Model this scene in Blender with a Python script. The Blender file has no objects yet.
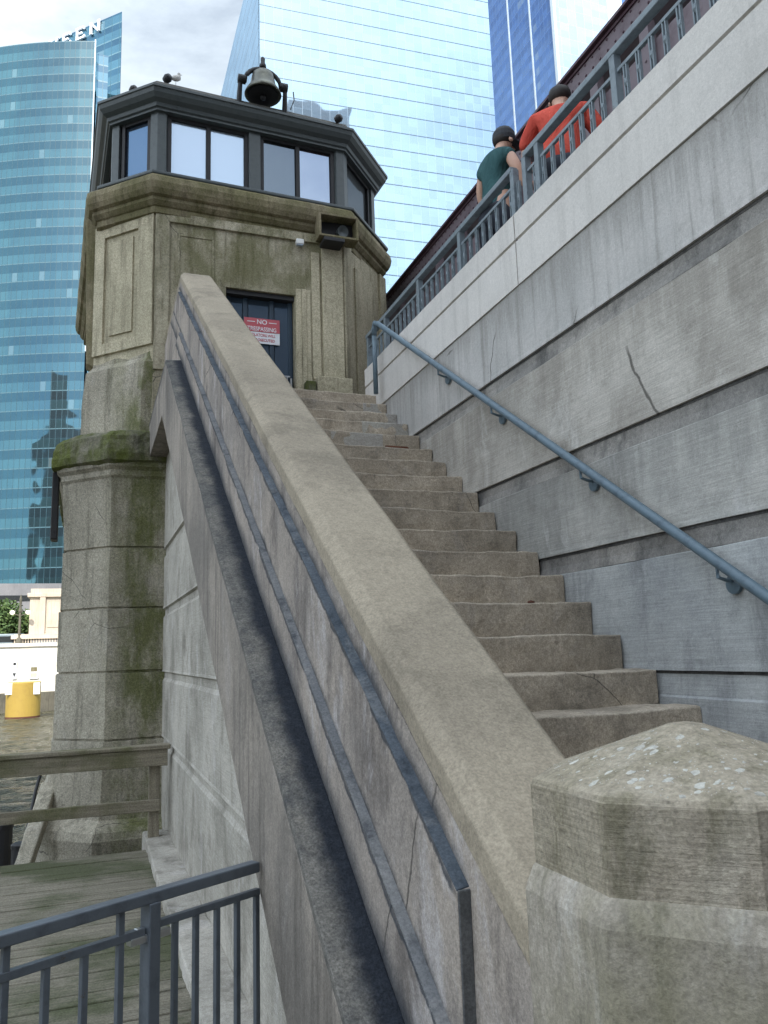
import bpy, bmesh, math, random
from mathutils import Vector, Matrix
random.seed(7)
S = bpy.context.scene
COL = S.collection
# ------------------------------------------------------------------ camera
F, CX, CY = 800., 384., 512.
def _basis():
    y = Vector((88-CX, CY-660, -F)).normalized()
    z = Vector((1, .033, 0)).cross(y).normalized()
    if z.y < 0: z = -z
    return y.cross(z), y, z
BX, BY, BZ = _basis()                      # world axes in camera coordinates
def ray(u, v):
    c = Vector((u-CX, CY-v, -F)); return Vector((BX.dot(c), BY.dot(c), BZ.dot(c)))
def ax(u, v, X): r = ray(u, v); return r*(X/r.x)
def ay(u, v, Y): r = ray(u, v); return r*(Y/r.y)
def az(u, v, Z): r = ray(u, v); return r*(Z/r.z)
cam = bpy.data.cameras.new('camera'); co = bpy.data.objects.new('camera', cam); COL.objects.link(co)
cam.sensor_fit = 'VERTICAL'; cam.sensor_height = 24; cam.lens = F/1024*24
cam.clip_start = .05; cam.clip_end = 3000
co.matrix_world = Matrix(((BX.x, BX.y, BX.z, 0), (BY.x, BY.y, BY.z, 0), (BZ.x, BZ.y, BZ.z, 0), (0, 0, 0, 1)))
S.camera = co
# ------------------------------------------------------------------ light
SUN_EL, SUN_AZ = math.radians(44), math.radians(198)      # azimuth clockwise from +y (towards -y, slightly -x)
W = bpy.data.worlds.new('World'); S.world = W; W.use_nodes = True
nt = W.node_tree; nt.nodes.clear()
def wn(t, **k):
    n = nt.nodes.new(t)
    for a, b in k.items(): setattr(n, a, b)
    return n
out = wn('ShaderNodeOutputWorld'); bg = wn('ShaderNodeBackground'); sky = wn('ShaderNodeTexSky')
sky.sky_type = 'NISHITA'; sky.sun_disc = False; sky.sun_elevation = SUN_EL; sky.sun_rotation = SUN_AZ
sky.air_density = 1.0; sky.dust_density = 1.2
tc = wn('ShaderNodeTexCoord'); mp = wn('ShaderNodeMapping'); mp.inputs['Scale'].default_value = (1, 1, 2.2)
mp.inputs['Location'].default_value = (3.1, 1.7, .4)
no = wn('ShaderNodeTexNoise'); no.inputs['Scale'].default_value = 1.7; no.inputs['Detail'].default_value = 9
no.inputs['Roughness'].default_value = .6; no.inputs['Distortion'].default_value = .3
rp = wn('ShaderNodeValToRGB'); rp.color_ramp.elements[0].position = .27; rp.color_ramp.elements[1].position = .60
mx = wn('ShaderNodeMix', data_type='RGBA')
L = nt.links.new
L(tc.outputs['Generated'], mp.inputs[0]); L(mp.outputs[0], no.inputs['Vector']); L(no.outputs['Fac'], rp.inputs[0])
L(rp.outputs[0], mx.inputs[0]); L(sky.outputs[0], mx.inputs[6]); mx.inputs[7].default_value = (8.2, 8.9, 9.6, 1)
# clouds are brighter on the sun's side of the sky
dn = wn('ShaderNodeVectorMath', operation='DOT_PRODUCT'); nn = wn('ShaderNodeVectorMath', operation='NORMALIZE'); L(tc.outputs['Generated'], nn.inputs[0]); L(nn.outputs[0], dn.inputs[0])
dn.inputs[1].default_value = (math.sin(SUN_AZ)*math.cos(SUN_EL), math.cos(SUN_AZ)*math.cos(SUN_EL), math.sin(SUN_EL))
mr = wn('ShaderNodeMapRange'); L(dn.outputs['Value'], mr.inputs[0]); mr.inputs[1].default_value = -.3; mr.inputs[2].default_value = .9; mr.inputs[3].default_value = .46; mr.inputs[4].default_value = 1.9
cv = wn('ShaderNodeVectorMath', operation='SCALE'); mx.inputs[7].default_value = (8.0, 9.0, 9.8, 1); L(mr.outputs[0], cv.inputs['Scale']); L(mx.outputs[2], cv.inputs[0])
L(cv.outputs[0], bg.inputs[0]); bg.inputs[1].default_value = .1; L(bg.outputs[0], out.inputs[0])
sl = bpy.data.lights.new('sun', 'SUN'); sl.energy = 3.6; sl.angle = math.radians(.5); sl.color = (1, .95, .86)
so = bpy.data.objects.new('sun', sl); COL.objects.link(so)
sd = Vector((math.sin(SUN_AZ)*math.cos(SUN_EL), math.cos(SUN_AZ)*math.cos(SUN_EL), math.sin(SUN_EL)))
so.rotation_euler = sd.to_track_quat('Z', 'Y').to_euler()
S.view_settings.view_transform = 'Standard'; S.view_settings.look = 'None'; S.view_settings.gamma = 1
S.view_settings.use_curve_mapping = False; S.view_settings.exposure = 0.98
# ------------------------------------------------------------------ materials
class N:
    def __init__(s, name):
        s.m = bpy.data.materials.new(name); s.m.use_nodes = True; s.t = s.m.node_tree
        s.b = s.t.nodes['Principled BSDF']; s.tc = s.t.nodes.new('ShaderNodeTexCoord')
    def new(s, t, **k):
        n = s.t.nodes.new(t)
        for a, b in k.items(): setattr(n, a, b)
        return n
    def set(s, sock, v):
        if hasattr(v, 'links') or isinstance(v, bpy.types.NodeSocket): s.t.links.new(v, sock)
        else:
            if isinstance(v, (tuple, list)) and len(v) == 3 and sock.type == 'RGBA': v = (*v, 1)
            sock.default_value = v
    def noise(s, scale, detail=6, rough=.6, vec=(1, 1, 1), loc=(0, 0, 0), dist=0, rot=(0, 0, 0)):
        m = s.new('ShaderNodeMapping'); m.inputs['Scale'].default_value = vec; m.inputs['Location'].default_value = loc
        m.inputs['Rotation'].default_value = rot
        s.t.links.new(s.tc.outputs['Object'], m.inputs[0])
        n = s.new('ShaderNodeTexNoise'); s.t.links.new(m.outputs[0], n.inputs['Vector'])
        n.inputs['Scale'].default_value = scale; n.inputs['Detail'].default_value = detail
        n.inputs['Roughness'].default_value = rough; n.inputs['Distortion'].default_value = dist
        return n.outputs['Fac']
    def voro(s, scale, vec=(1, 1, 1)):
        m = s.new('ShaderNodeMapping'); m.inputs['Scale'].default_value = vec
        s.t.links.new(s.tc.outputs['Object'], m.inputs[0])
        n = s.new('ShaderNodeTexVoronoi'); s.t.links.new(m.outputs[0], n.inputs['Vector']); n.inputs['Scale'].default_value = scale
        return n.outputs['Distance']
    def ramp(s, f, a, b, lo=0., hi=1.):
        n = s.new('ShaderNodeMapRange'); n.interpolation_type = 'SMOOTHSTEP'
        s.set(n.inputs[0], f); n.inputs[1].default_value = a; n.inputs[2].default_value = b
        n.inputs[3].default_value = lo; n.inputs[4].default_value = hi; return n.outputs[0]
    def mix(s, f, a, b, mode='MIX'):
        n = s.new('ShaderNodeMix', data_type='RGBA', blend_type=mode)
        s.set(n.inputs[0], f); s.set(n.inputs[6], a); s.set(n.inputs[7], b); return n.outputs[2]
    def math(s, op, a, b=0., c=0.):
        n = s.new('ShaderNodeMath', operation=op); s.set(n.inputs[0], a); s.set(n.inputs[1], b); s.set(n.inputs[2], c); return n.outputs[0]
    def xyz(s):
        n = s.new('ShaderNodeSeparateXYZ'); s.t.links.new(s.tc.outputs['Object'], n.inputs[0]); return n.outputs
    def bump(s, h, strength=.5, dist=.01, prev=None):
        n = s.new('ShaderNodeBump'); s.set(n.inputs['Height'], h); n.inputs['Strength'].default_value = strength
        n.inputs['Distance'].default_value = dist
        if prev is not None: s.t.links.new(prev, n.inputs['Normal'])
        return n.outputs[0]
    def done(s, col, rough=.85, normal=None, metal=0., spec=.3):
        s.set(s.b.inputs['Base Color'], col); s.set(s.b.inputs['Roughness'], rough); s.b.inputs['Metallic'].default_value = metal
        s.b.inputs['Specular IOR Level'].default_value = spec
        if normal is not None: s.t.links.new(normal, s.b.inputs['Normal'])
        return s.m

def concrete(name, c1, c2, dark, stain=.6, soot=None, inner=None, crack=0., drip=None, light=None, lightamt=0, moss=None, mossamt=0, mossx=None, mossz=None, bump=.6,
             grain=.35, streak=(5, 5, .45), seed=0, pits=.5, board=False, sc=1.2):
    n = N(name); o = (seed*3.7, seed*1.3, seed*2.1)
    big = n.noise(sc, 7, .62, loc=o); mid = n.noise(9, 6, .65, loc=o, dist=.4); fine = n.noise(140, 3, .7); fin2 = n.noise(45, 5, .7, loc=o)
    st = n.noise(1.6, 8, .68, vec=streak, loc=o, dist=.2)
    c = n.mix(n.ramp(big, .36, .64), c1, c2)
    c = n.mix(n.math('MULTIPLY', n.ramp(st, .47, .68), stain), c, dark)
    c = n.mix(n.math('MULTIPLY', n.ramp(mid, .52, .75), stain*.55), c, dark)
    if light: c = n.mix(n.math('MULTIPLY', n.ramp(n.noise(2.3, 8, .7, vec=(1.6, 1.6, .7), loc=(o[1]+9, o[0], 4), dist=.5), .54, .66), lightamt), c, light)
    if moss:
        f = n.ramp(n.noise(1.7, 9, .7, vec=(1.3, 1.3, .75), loc=(o[0]+5, 2, 1)), .36, .60, 0, mossamt)
        X = n.xyz()
        if mossx: f = n.math('MULTIPLY', f, n.ramp(X[0], mossx[0], mossx[1]))
        if mossz: f = n.math('MULTIPLY', f, n.ramp(X[2], mossz[0], mossz[1], .25, 1.))
        c = n.mix(f, c, moss)
    if drip:
        # runs of dirt below ledges: (height of the ledge, length)
        X = n.xyz(); dz = n.math('ADD', X[2], n.math('MULTIPLY', n.math('SUBTRACT', n.noise(2.2, 8, .75, vec=(6, 6, .35), loc=o), .5), 1.3))
        for z0, h, a in drip: c = n.mix(n.math('MULTIPLY', n.ramp(dz, z0-h, z0), n.math('MULTIPLY', n.math('LESS_THAN', X[2], z0), a)), c, dark)
    if crack:
        m_ = n.new('ShaderNodeMix', data_type='VECTOR'); m_.inputs[0].default_value = .12
        nz = n.new('ShaderNodeTexNoise'); nz.inputs['Scale'].default_value = 3.; nz.inputs['Detail'].default_value = 6; n.t.links.new(n.tc.outputs['Object'], nz.inputs['Vector'])
        n.t.links.new(n.tc.outputs['Object'], m_.inputs[4]); n.t.links.new(nz.outputs['Color'], m_.inputs[5])
        vv = n.new('ShaderNodeTexVoronoi', feature='DISTANCE_TO_EDGE'); vv.inputs['Scale'].default_value = crack; n.t.links.new(m_.outputs[1], vv.inputs['Vector'])
        ck = n.math('MULTIPLY', n.ramp(vv.outputs['Distance'], .0015, .0055, 1, 0), n.ramp(n.noise(1.1, 3, .5, loc=(o[0]+2, 7, 3)), .57, .62))
        c = n.mix(n.math('MULTIPLY', ck, .75), c, (.045, .04, .035))
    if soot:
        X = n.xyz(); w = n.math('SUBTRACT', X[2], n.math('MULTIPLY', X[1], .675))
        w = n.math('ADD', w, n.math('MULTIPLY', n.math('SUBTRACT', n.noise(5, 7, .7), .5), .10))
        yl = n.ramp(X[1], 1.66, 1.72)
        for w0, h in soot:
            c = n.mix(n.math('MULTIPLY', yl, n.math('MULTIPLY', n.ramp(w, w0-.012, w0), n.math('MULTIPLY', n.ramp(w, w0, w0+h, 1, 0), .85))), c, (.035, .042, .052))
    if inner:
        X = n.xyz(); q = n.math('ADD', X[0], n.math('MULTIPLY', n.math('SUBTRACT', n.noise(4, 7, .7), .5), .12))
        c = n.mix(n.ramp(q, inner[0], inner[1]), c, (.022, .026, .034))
    c = n.mix(grain, c, n.ramp(fine, .25, .75, .35, 1.6), 'MULTIPLY')
    c = n.mix(grain*.8, c, n.ramp(fin2, .3, .7, .55, 1.45), 'MULTIPLY')
    pv = n.voro(38); pit = n.ramp(pv, .0, .16, 0, 1)
    pm = n.ramp(n.noise(6, 3, .5, loc=o), .55, .6)
    pf = n.math('MULTIPLY', n.math('SUBTRACT', 1., pit), n.math('MULTIPLY', pm, pits))
    c = n.mix(pf, c, (.03, .028, .024))
    b = n.bump(fine, bump*.35, .004); b = n.bump(fin2, bump*.5, .008, b); b = n.bump(mid, bump*.5, .02, b)
    b = n.bump(pf, -bump, .006, b)
    if crack: b = n.bump(ck, -.8, .006, b)
    if board:
        bl = n.noise(3, 5, .6, vec=(1, 1.2, 34), loc=o); b = n.bump(bl, bump*.5, .008, b)
        c = n.mix(.22, c, n.ramp(bl, .3, .7, .6, 1.35), 'MULTIPLY')
    return n.done(c, .9, b, spec=.2)

def paint(name, c, c2=None, rough=.45, metal=0., amt=.5, bump=.15, scale=12, rust=None):
    n = N(name); a = n.noise(scale, 7, .7); col = n.mix(n.math('MULTIPLY', n.ramp(a, .45, .72), amt), c, c2 or tuple(v*.6 for v in c))
    if rust: col = n.mix(n.ramp(n.noise(7, 8, .75, loc=(4, 4, 4)), .64, .70), col, rust)
    return n.done(col, rough, n.bump(n.noise(60, 4, .6), bump, .004), metal, .4)

M = {}
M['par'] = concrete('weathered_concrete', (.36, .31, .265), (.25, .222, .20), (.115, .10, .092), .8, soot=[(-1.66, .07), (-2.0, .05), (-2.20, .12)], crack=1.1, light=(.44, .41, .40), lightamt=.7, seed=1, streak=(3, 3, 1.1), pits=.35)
M['cop'] = concrete('coping_concrete', (.335, .285, .215), (.27, .23, .175), (.17, .145, .11), .6, crack=.8, seed=2, grain=.32, bump=.6, streak=(2, 2, 2), pits=.15)
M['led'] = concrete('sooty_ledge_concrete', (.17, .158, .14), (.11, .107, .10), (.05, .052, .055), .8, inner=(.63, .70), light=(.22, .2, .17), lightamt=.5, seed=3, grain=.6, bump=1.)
M['bl2'] = concrete('grimy_band_edge', (.20, .20, .20), (.14, .145, .155), (.05, .055, .065), .8, light=(.30, .29, .28), lightamt=.5, seed=33)
M['bend'] = concrete('grimy_panel_end', (.12, .12, .12), (.085, .088, .09), (.04, .042, .046), .7, light=(.2, .2, .19), lightamt=.5, seed=34, sc=5)
M['blu'] = concrete('sooty_edge_concrete', (.105, .12, .14), (.07, .085, .102), (.025, .032, .042), .8, light=(.22, .22, .22), lightamt=.5, seed=4)
M['fas'] = concrete('fascia_concrete', (.32, .28, .24), (.195, .175, .155), (.10, .09, .08), .7, light=(.36, .33, .31), lightamt=.4, seed=5)
M['low'] = concrete('pale_lower_concrete', (.45, .42, .37), (.33, .31, .27), (.16, .145, .12), .65, light=(.55, .52, .5), lightamt=.4, seed=6, streak=(1.5, 1.5, 1.2), board=True)
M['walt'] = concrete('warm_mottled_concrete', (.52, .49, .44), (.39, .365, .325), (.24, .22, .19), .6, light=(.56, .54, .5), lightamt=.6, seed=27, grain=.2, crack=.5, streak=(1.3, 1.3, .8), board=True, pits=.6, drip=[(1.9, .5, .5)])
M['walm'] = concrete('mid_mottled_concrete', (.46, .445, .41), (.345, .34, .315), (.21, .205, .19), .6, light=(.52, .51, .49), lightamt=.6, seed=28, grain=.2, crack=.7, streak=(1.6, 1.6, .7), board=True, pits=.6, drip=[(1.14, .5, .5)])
M['wal'] = concrete('skylight_blue_concrete', (.43, .44, .43), (.32, .332, .333), (.18, .185, .19), .65, crack=.8, light=(.40, .41, .41), lightamt=.6, seed=7, grain=.2, streak=(3, 3, .7), board=True, pits=.6)  # lower courses: bluish cast of the skylight put into the base colour
M['walw'] = concrete('painted_pale_concrete', (.64, .61, .57), (.57, .545, .51), (.42, .4, .37), .35, seed=8, grain=.15, bump=.25, pits=.1)
M['walg'] = concrete('streaked_grey_concrete', (.52, .5, .475), (.43, .42, .40), (.25, .24, .22), .6, crack=.9, drip=[(2.43, .35, .5)], light=(.5, .49, .47), lightamt=.3, seed=9, grain=.2, streak=(9, 9, .35), bump=.4)
M['grv'] = concrete('dark_joint_concrete', (.12, .115, .11), (.08, .08, .08), (.03, .03, .03), .7, seed=10)
M['rec'] = concrete('stained_recess_concrete', (.33, .31, .28), (.22, .21, .195), (.08, .078, .075), .8, seed=11, streak=(2, 2, 1))
M['stp'] = concrete('step_concrete', (.47, .40, .315), (.325, .277, .218), (.18, .158, .128), .6, crack=1.7, streak=(2, 2, 1.3), light=(.33, .30, .27), lightamt=.35, seed=12, bump=.9, grain=.45)
M['patch'] = concrete('patched_step_concrete', (.42, .40, .35), (.36, .34, .31), (.25, .23, .2), .4, seed=13)
M['brick'] = concrete('exposed_brick_fill', (.16, .07, .045), (.11, .05, .035), (.04, .03, .025), .6, seed=14)
M['ped'] = concrete('aggregate_concrete', (.40, .355, .30), (.31, .275, .225), (.17, .155, .12), .7, light=(.50, .47, .43), lightamt=.8, moss=(.2, .185, .10), mossamt=.5, seed=15, grain=.3, bump=.7, board=False, sc=3, streak=(9, 9, 1.))
M['pcap'] = concrete('pebbled_cap_concrete', (.40, .345, .275), (.31, .265, .205), (.13, .115, .075), .7, light=(.42, .38, .31), lightamt=.4, moss=(.21, .19, .12), mossamt=.35, seed=30, grain=.35, bump=.9, board=True, sc=4, streak=(12, 12, 3))
M['peb'] = concrete('white_aggregate', (.55, .53, .48), (.40, .385, .34), (.27, .25, .21), .6, seed=16)
M['stone'] = concrete('granite_grey', (.40, .365, .29), (.29, .265, .21), (.13, .12, .09), .7, crack=1.2, light=(.35, .33, .29), lightamt=.35, moss=(.095, .105, .03), mossamt=.85, mossx=(.05, .5), seed=17, grain=.7, bump=1., pits=.9)
M['stoned'] = concrete('mossy_capital_stone', (.20, .185, .14), (.13, .125, .095), (.05, .052, .032), .8, moss=(.085, .10, .022), mossamt=.95, seed=18, grain=.6, bump=1.2)
M['body'] = concrete('mossy_limestone', (.46, .415, .315), (.34, .308, .225), (.14, .122, .08), .85, crack=1., light=(.40, .36, .27), lightamt=.35, moss=(.13, .125, .055), mossamt=.75, mossx=(.45, .8), mossz=(3.8, 5.0), seed=19, grain=.6, bump=.9, pits=.8)
M['bodyl'] = concrete('pale_limestone', (.52, .465, .335), (.40, .36, .255), (.17, .15, .10), .6, seed=20, grain=.6, bump=.9, pits=.7)
M['corn'] = concrete('stained_cornice_stone', (.29, .245, .16), (.205, .175, .115), (.09, .075, .047), .8, moss=(.085, .085, .028), mossamt=.6, seed=21, grain=.5)
M['frame'] = paint('grey_green_painted_metal', (.075, .088, .09), (.045, .052, .055), .42)
M['roof'] = paint('weathered_roof_metal', (.17, .165, .15), (.09, .09, .085), .7, amt=.8)
M['dark'] = paint('near_black_metal', (.018, .018, .02), (.03, .026, .022), .55)
M['bell'] = paint('tarnished_bell_bronze', (.085, .085, .07), (.16, .16, .13), .38, .75, .8)
M['door'] = paint('blue_black_painted_door', (.03, .052, .078), (.02, .032, .05), .4)
M['rail'] = paint('blue_grey_rail_paint', (.115, .165, .20), (.06, .085, .11), .42, amt=.8, bump=.3, rust=(.09, .05, .035))
M['gate'] = paint('slate_grey_gate_paint', (.105, .12, .14), (.06, .07, .082), .36, amt=.8, bump=.3, rust=(.085, .06, .045))
M['brail'] = paint('pale_blue_railing_paint', (.19, .23, .255), (.10, .12, .14), .45, amt=.8, rust=(.11, .07, .05))
M['gird'] = paint('maroon_girder_paint', (.085, .045, .06), (.14, .105, .115), .6, amt=.8, scale=5, rust=(.15, .06, .035))
M['girdp'] = paint('purple_grey_plate_paint', (.17, .135, .15), (.10, .07, .08), .6, amt=.9, scale=4)
M['white'] = paint('white_sign_paint', (.75, .76, .78), (.55, .55, .55), .4, amt=.2)
M['red'] = paint('faded_red_sign_paint', (.50, .10, .12), (.42, .12, .13), .4, amt=.2)
M['steel'] = paint('bright_steel', (.55, .56, .56), (.3, .3, .3), .3, .9)
M['rust'] = paint('rusty_steel', (.10, .035, .02), (.05, .025, .02), .8)
M['yel'] = paint('yellow_mooring_paint', (.33, .225, .045), (.25, .16, .04), .6, amt=.5, scale=2)
M['fbank'] = concrete('sunlit_white_wall', (.72, .68, .58), (.66, .62, .54), (.5, .46, .4), .3, seed=22, sc=.2, bump=.1)
M['fquay'] = concrete('dark_quay_face', (.12, .11, .085), (.08, .075, .06), (.04, .038, .03), .7, seed=23, sc=.3)
M['pav'] = concrete('pavilion_limestone', (.5, .43, .35), (.43, .37, .3), (.33, .26, .2), .5, seed=24, sc=.5, bump=.2)
M['pod'] = concrete('podium_granite', (.20, .195, .20), (.16, .158, .165), (.1, .1, .1), .4, seed=25, sc=.3, bump=.1)
M['asph'] = concrete('paving_concrete', (.17, .165, .155), (.13, .125, .12), (.08, .075, .07), .6, seed=26)
M['skin'] = paint('skin', (.55, .33, .24), (.48, .28, .2), .5, amt=.3)
M['hair'] = paint('dark_hair', (.02, .016, .014), (.04, .03, .025), .6)
M['cap'] = paint('charcoal_cap_cloth', (.035, .038, .045), (.05, .05, .055), .8)
M['teal'] = paint('teal_jersey', (.045, .105, .11), (.035, .08, .085), .8, amt=.5, scale=6)
M['coral'] = paint('coral_red_cotton', (.58, .075, .055), (.46, .055, .045), .85, amt=.5, scale=6)
M['denim'] = paint('dark_trousers', (.03, .035, .05), None, .8)
def cloth(name, c1, c2):
    n = N(name); a = n.noise(5, 4, .6, vec=(1, 1, .5), dist=1.2)
    return n.done(n.mix(n.ramp(a, .35, .65), c1, c2), .9, n.bump(a, 1., .05, n.bump(n.noise(300, 2), .3, .002)), spec=.1)
M['teal'] = cloth('teal_jersey_cloth', (.05, .115, .12), (.035, .085, .09)); M['coral'] = cloth('coral_red_cotton_cloth', (.60, .10, .07), (.47, .07, .05))
M['gull'] = paint('pale_feathers', (.62, .6, .56), (.42, .41, .4), .8)
M['pale'] = paint('pale_metal_trim', (.42, .48, .52), (.34, .4, .45), .5, amt=.3)
M['plast'] = paint('white_plastic', (.7, .7, .68), (.5, .5, .48), .4)

def wood(name, c1, c2, moss, ax_='x'):
    n = N(name); vec = (1.2, 26, 26) if ax_ == 'x' else (26, 26, 1.2)
    g = n.noise(1.5, 7, .7, vec=vec); c = n.mix(n.ramp(g, .3, .7), c1, c2)
    c = n.mix(n.ramp(n.noise(1.1, 8, .65), .42, .62, 0, .8), c, moss)
    c = n.mix(.5, c, n.ramp(n.noise(90, 3, .6), .3, .7, .5, 1.4), 'MULTIPLY')
    return n.done(c, .85, n.bump(g, .7, .006), spec=.2)
M['wood'] = wood('weathered_grey_timber', (.30, .265, .2), (.17, .15, .115), (.095, .10, .04))
M['woodv'] = wood('weathered_grey_post_timber', (.30, .265, .2), (.17, .15, .115), (.08, .09, .035), 'z')
M['deck'] = wood('mossy_deck_board', (.25, .225, .175), (.14, .128, .10), (.055, .068, .028))

def glass(name, tint, rough=.03, base=(.02, .03, .04), mixf=.5, wav=.0, wscale=.2):
    n = N(name); n.set(n.b.inputs['Base Color'], base); n.b.inputs['Roughness'].default_value = .5
    g = n.new('ShaderNodeBsdfGlossy'); g.inputs['Roughness'].default_value = rough; n.set(g.inputs['Color'], tint)
    m = n.new('ShaderNodeMixShader'); m.inputs[0].default_value = mixf
    if wav: n.t.links.new(n.bump(n.noise(wscale, 2, .5), wav, 1.), g.inputs['Normal'])
    n.t.links.new(n.b.outputs[0], m.inputs[1]); n.t.links.new(g.outputs[0], m.inputs[2])
    n.t.links.new(m.outputs[0], n.t.nodes['Material Output'].inputs[0]); return n.m
M['pane_bright'] = glass('window_glass_with_pale_blind', (.40, .48, .57), .12, (.31, .37, .43), .42)
M['pane_blue'] = glass('window_glass_blue', (.10, .17, .28), .06, (.02, .04, .07), .5)
M['pane_dark'] = glass('window_glass_dark', (.15, .18, .21), .03, (.022, .026, .028), .5)
M['pane_mix'] = glass('window_glass_reflecting', (.34, .40, .48), .02, (.05, .03, .035), .5)
M['door_glass'] = glass('door_glass', (.25, .4, .55), .15, (.02, .035, .05), .35)

def facade(name, rows, cols, c_win, c_span, tint_w, tint_s, line, mull, mixf, axis='x', arc=None, span=.45, lw=.05, mw=.06, rough=.03, wav=0., wscale=.15):
    """curtain wall: floor bands and mullions from real dimensions (metres)"""
    n = N(name); X = n.xyz()
    if arc: h = n.math('MULTIPLY', n.math('ARCTAN2', n.math('SUBTRACT', X[0], arc[0]), n.math('SUBTRACT', arc[1], X[1])), arc[2])
    else: h = X[0] if axis == 'x' else X[1]
    fr = n.math('FRACT', n.math('DIVIDE', X[2], rows)); fc = n.math('FRACT', n.math('DIVIDE', n.math('ADD', h, 500.), cols))
    sp = n.math('LESS_THAN', fr, span); ln = n.math('LESS_THAN', n.math('ABSOLUTE', n.math('SUBTRACT', fr, span)), lw)
    ml = n.math('LESS_THAN', fc, mw)
    idr = n.math('FLOOR', n.math('DIVIDE', X[2], rows)); idc = n.math('FLOOR', n.math('DIVIDE', n.math('ADD', h, 500.), cols))
    cb = n.new('ShaderNodeCombineXYZ'); n.set(cb.inputs[0], idc); n.set(cb.inputs[1], idr); n.set(cb.inputs[2], sp)
    wh = n.new('ShaderNodeTexWhiteNoise', noise_dimensions='3D'); n.t.links.new(cb.outputs[0], wh.inputs[0])
    var = n.ramp(wh.outputs[0], 0, 1, .78, 1.2)
    base = n.mix(sp, c_win, c_span); base = n.mix(1., base, var, 'MULTIPLY')
    base = n.mix(n.math('MULTIPLY', n.math('GREATER_THAN', wh.outputs[0], .965), n.math('SUBTRACT', .6, n.math('MULTIPLY', sp, .6))), base, (.20, .26, .27))
    base = n.mix(ln, base, line); base = n.mix(ml, base, mull)
    tint = n.mix(sp, tint_w, tint_s)
    n.set(n.b.inputs['Base Color'], base); n.b.inputs['Roughness'].default_value = .4
    g = n.new('ShaderNodeBsdfGlossy'); g.inputs['Roughness'].default_value = rough; n.set(g.inputs['Color'], tint)
    if wav:
        # each pane tilts a little, which breaks reflections up
        hh = n.math('ADD', n.noise(wscale, 2, .5), n.math('MULTIPLY', wh.outputs[0], .12)); n.t.links.new(n.bump(hh, wav, 1.), g.inputs['Normal'])
    edge = n.math('MAXIMUM', ln, ml)
    fac = n.math('MULTIPLY', n.math('SUBTRACT', 1., n.math('MULTIPLY', edge, .85)), mixf)
    m = n.new('ShaderNodeMixShader'); n.set(m.inputs[0], fac)
    n.t.links.new(n.b.outputs[0], m.inputs[1]); n.t.links.new(g.outputs[0], m.inputs[2])
    n.t.links.new(m.outputs[0], n.t.nodes['Material Output'].inputs[0]); return n.m

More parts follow.
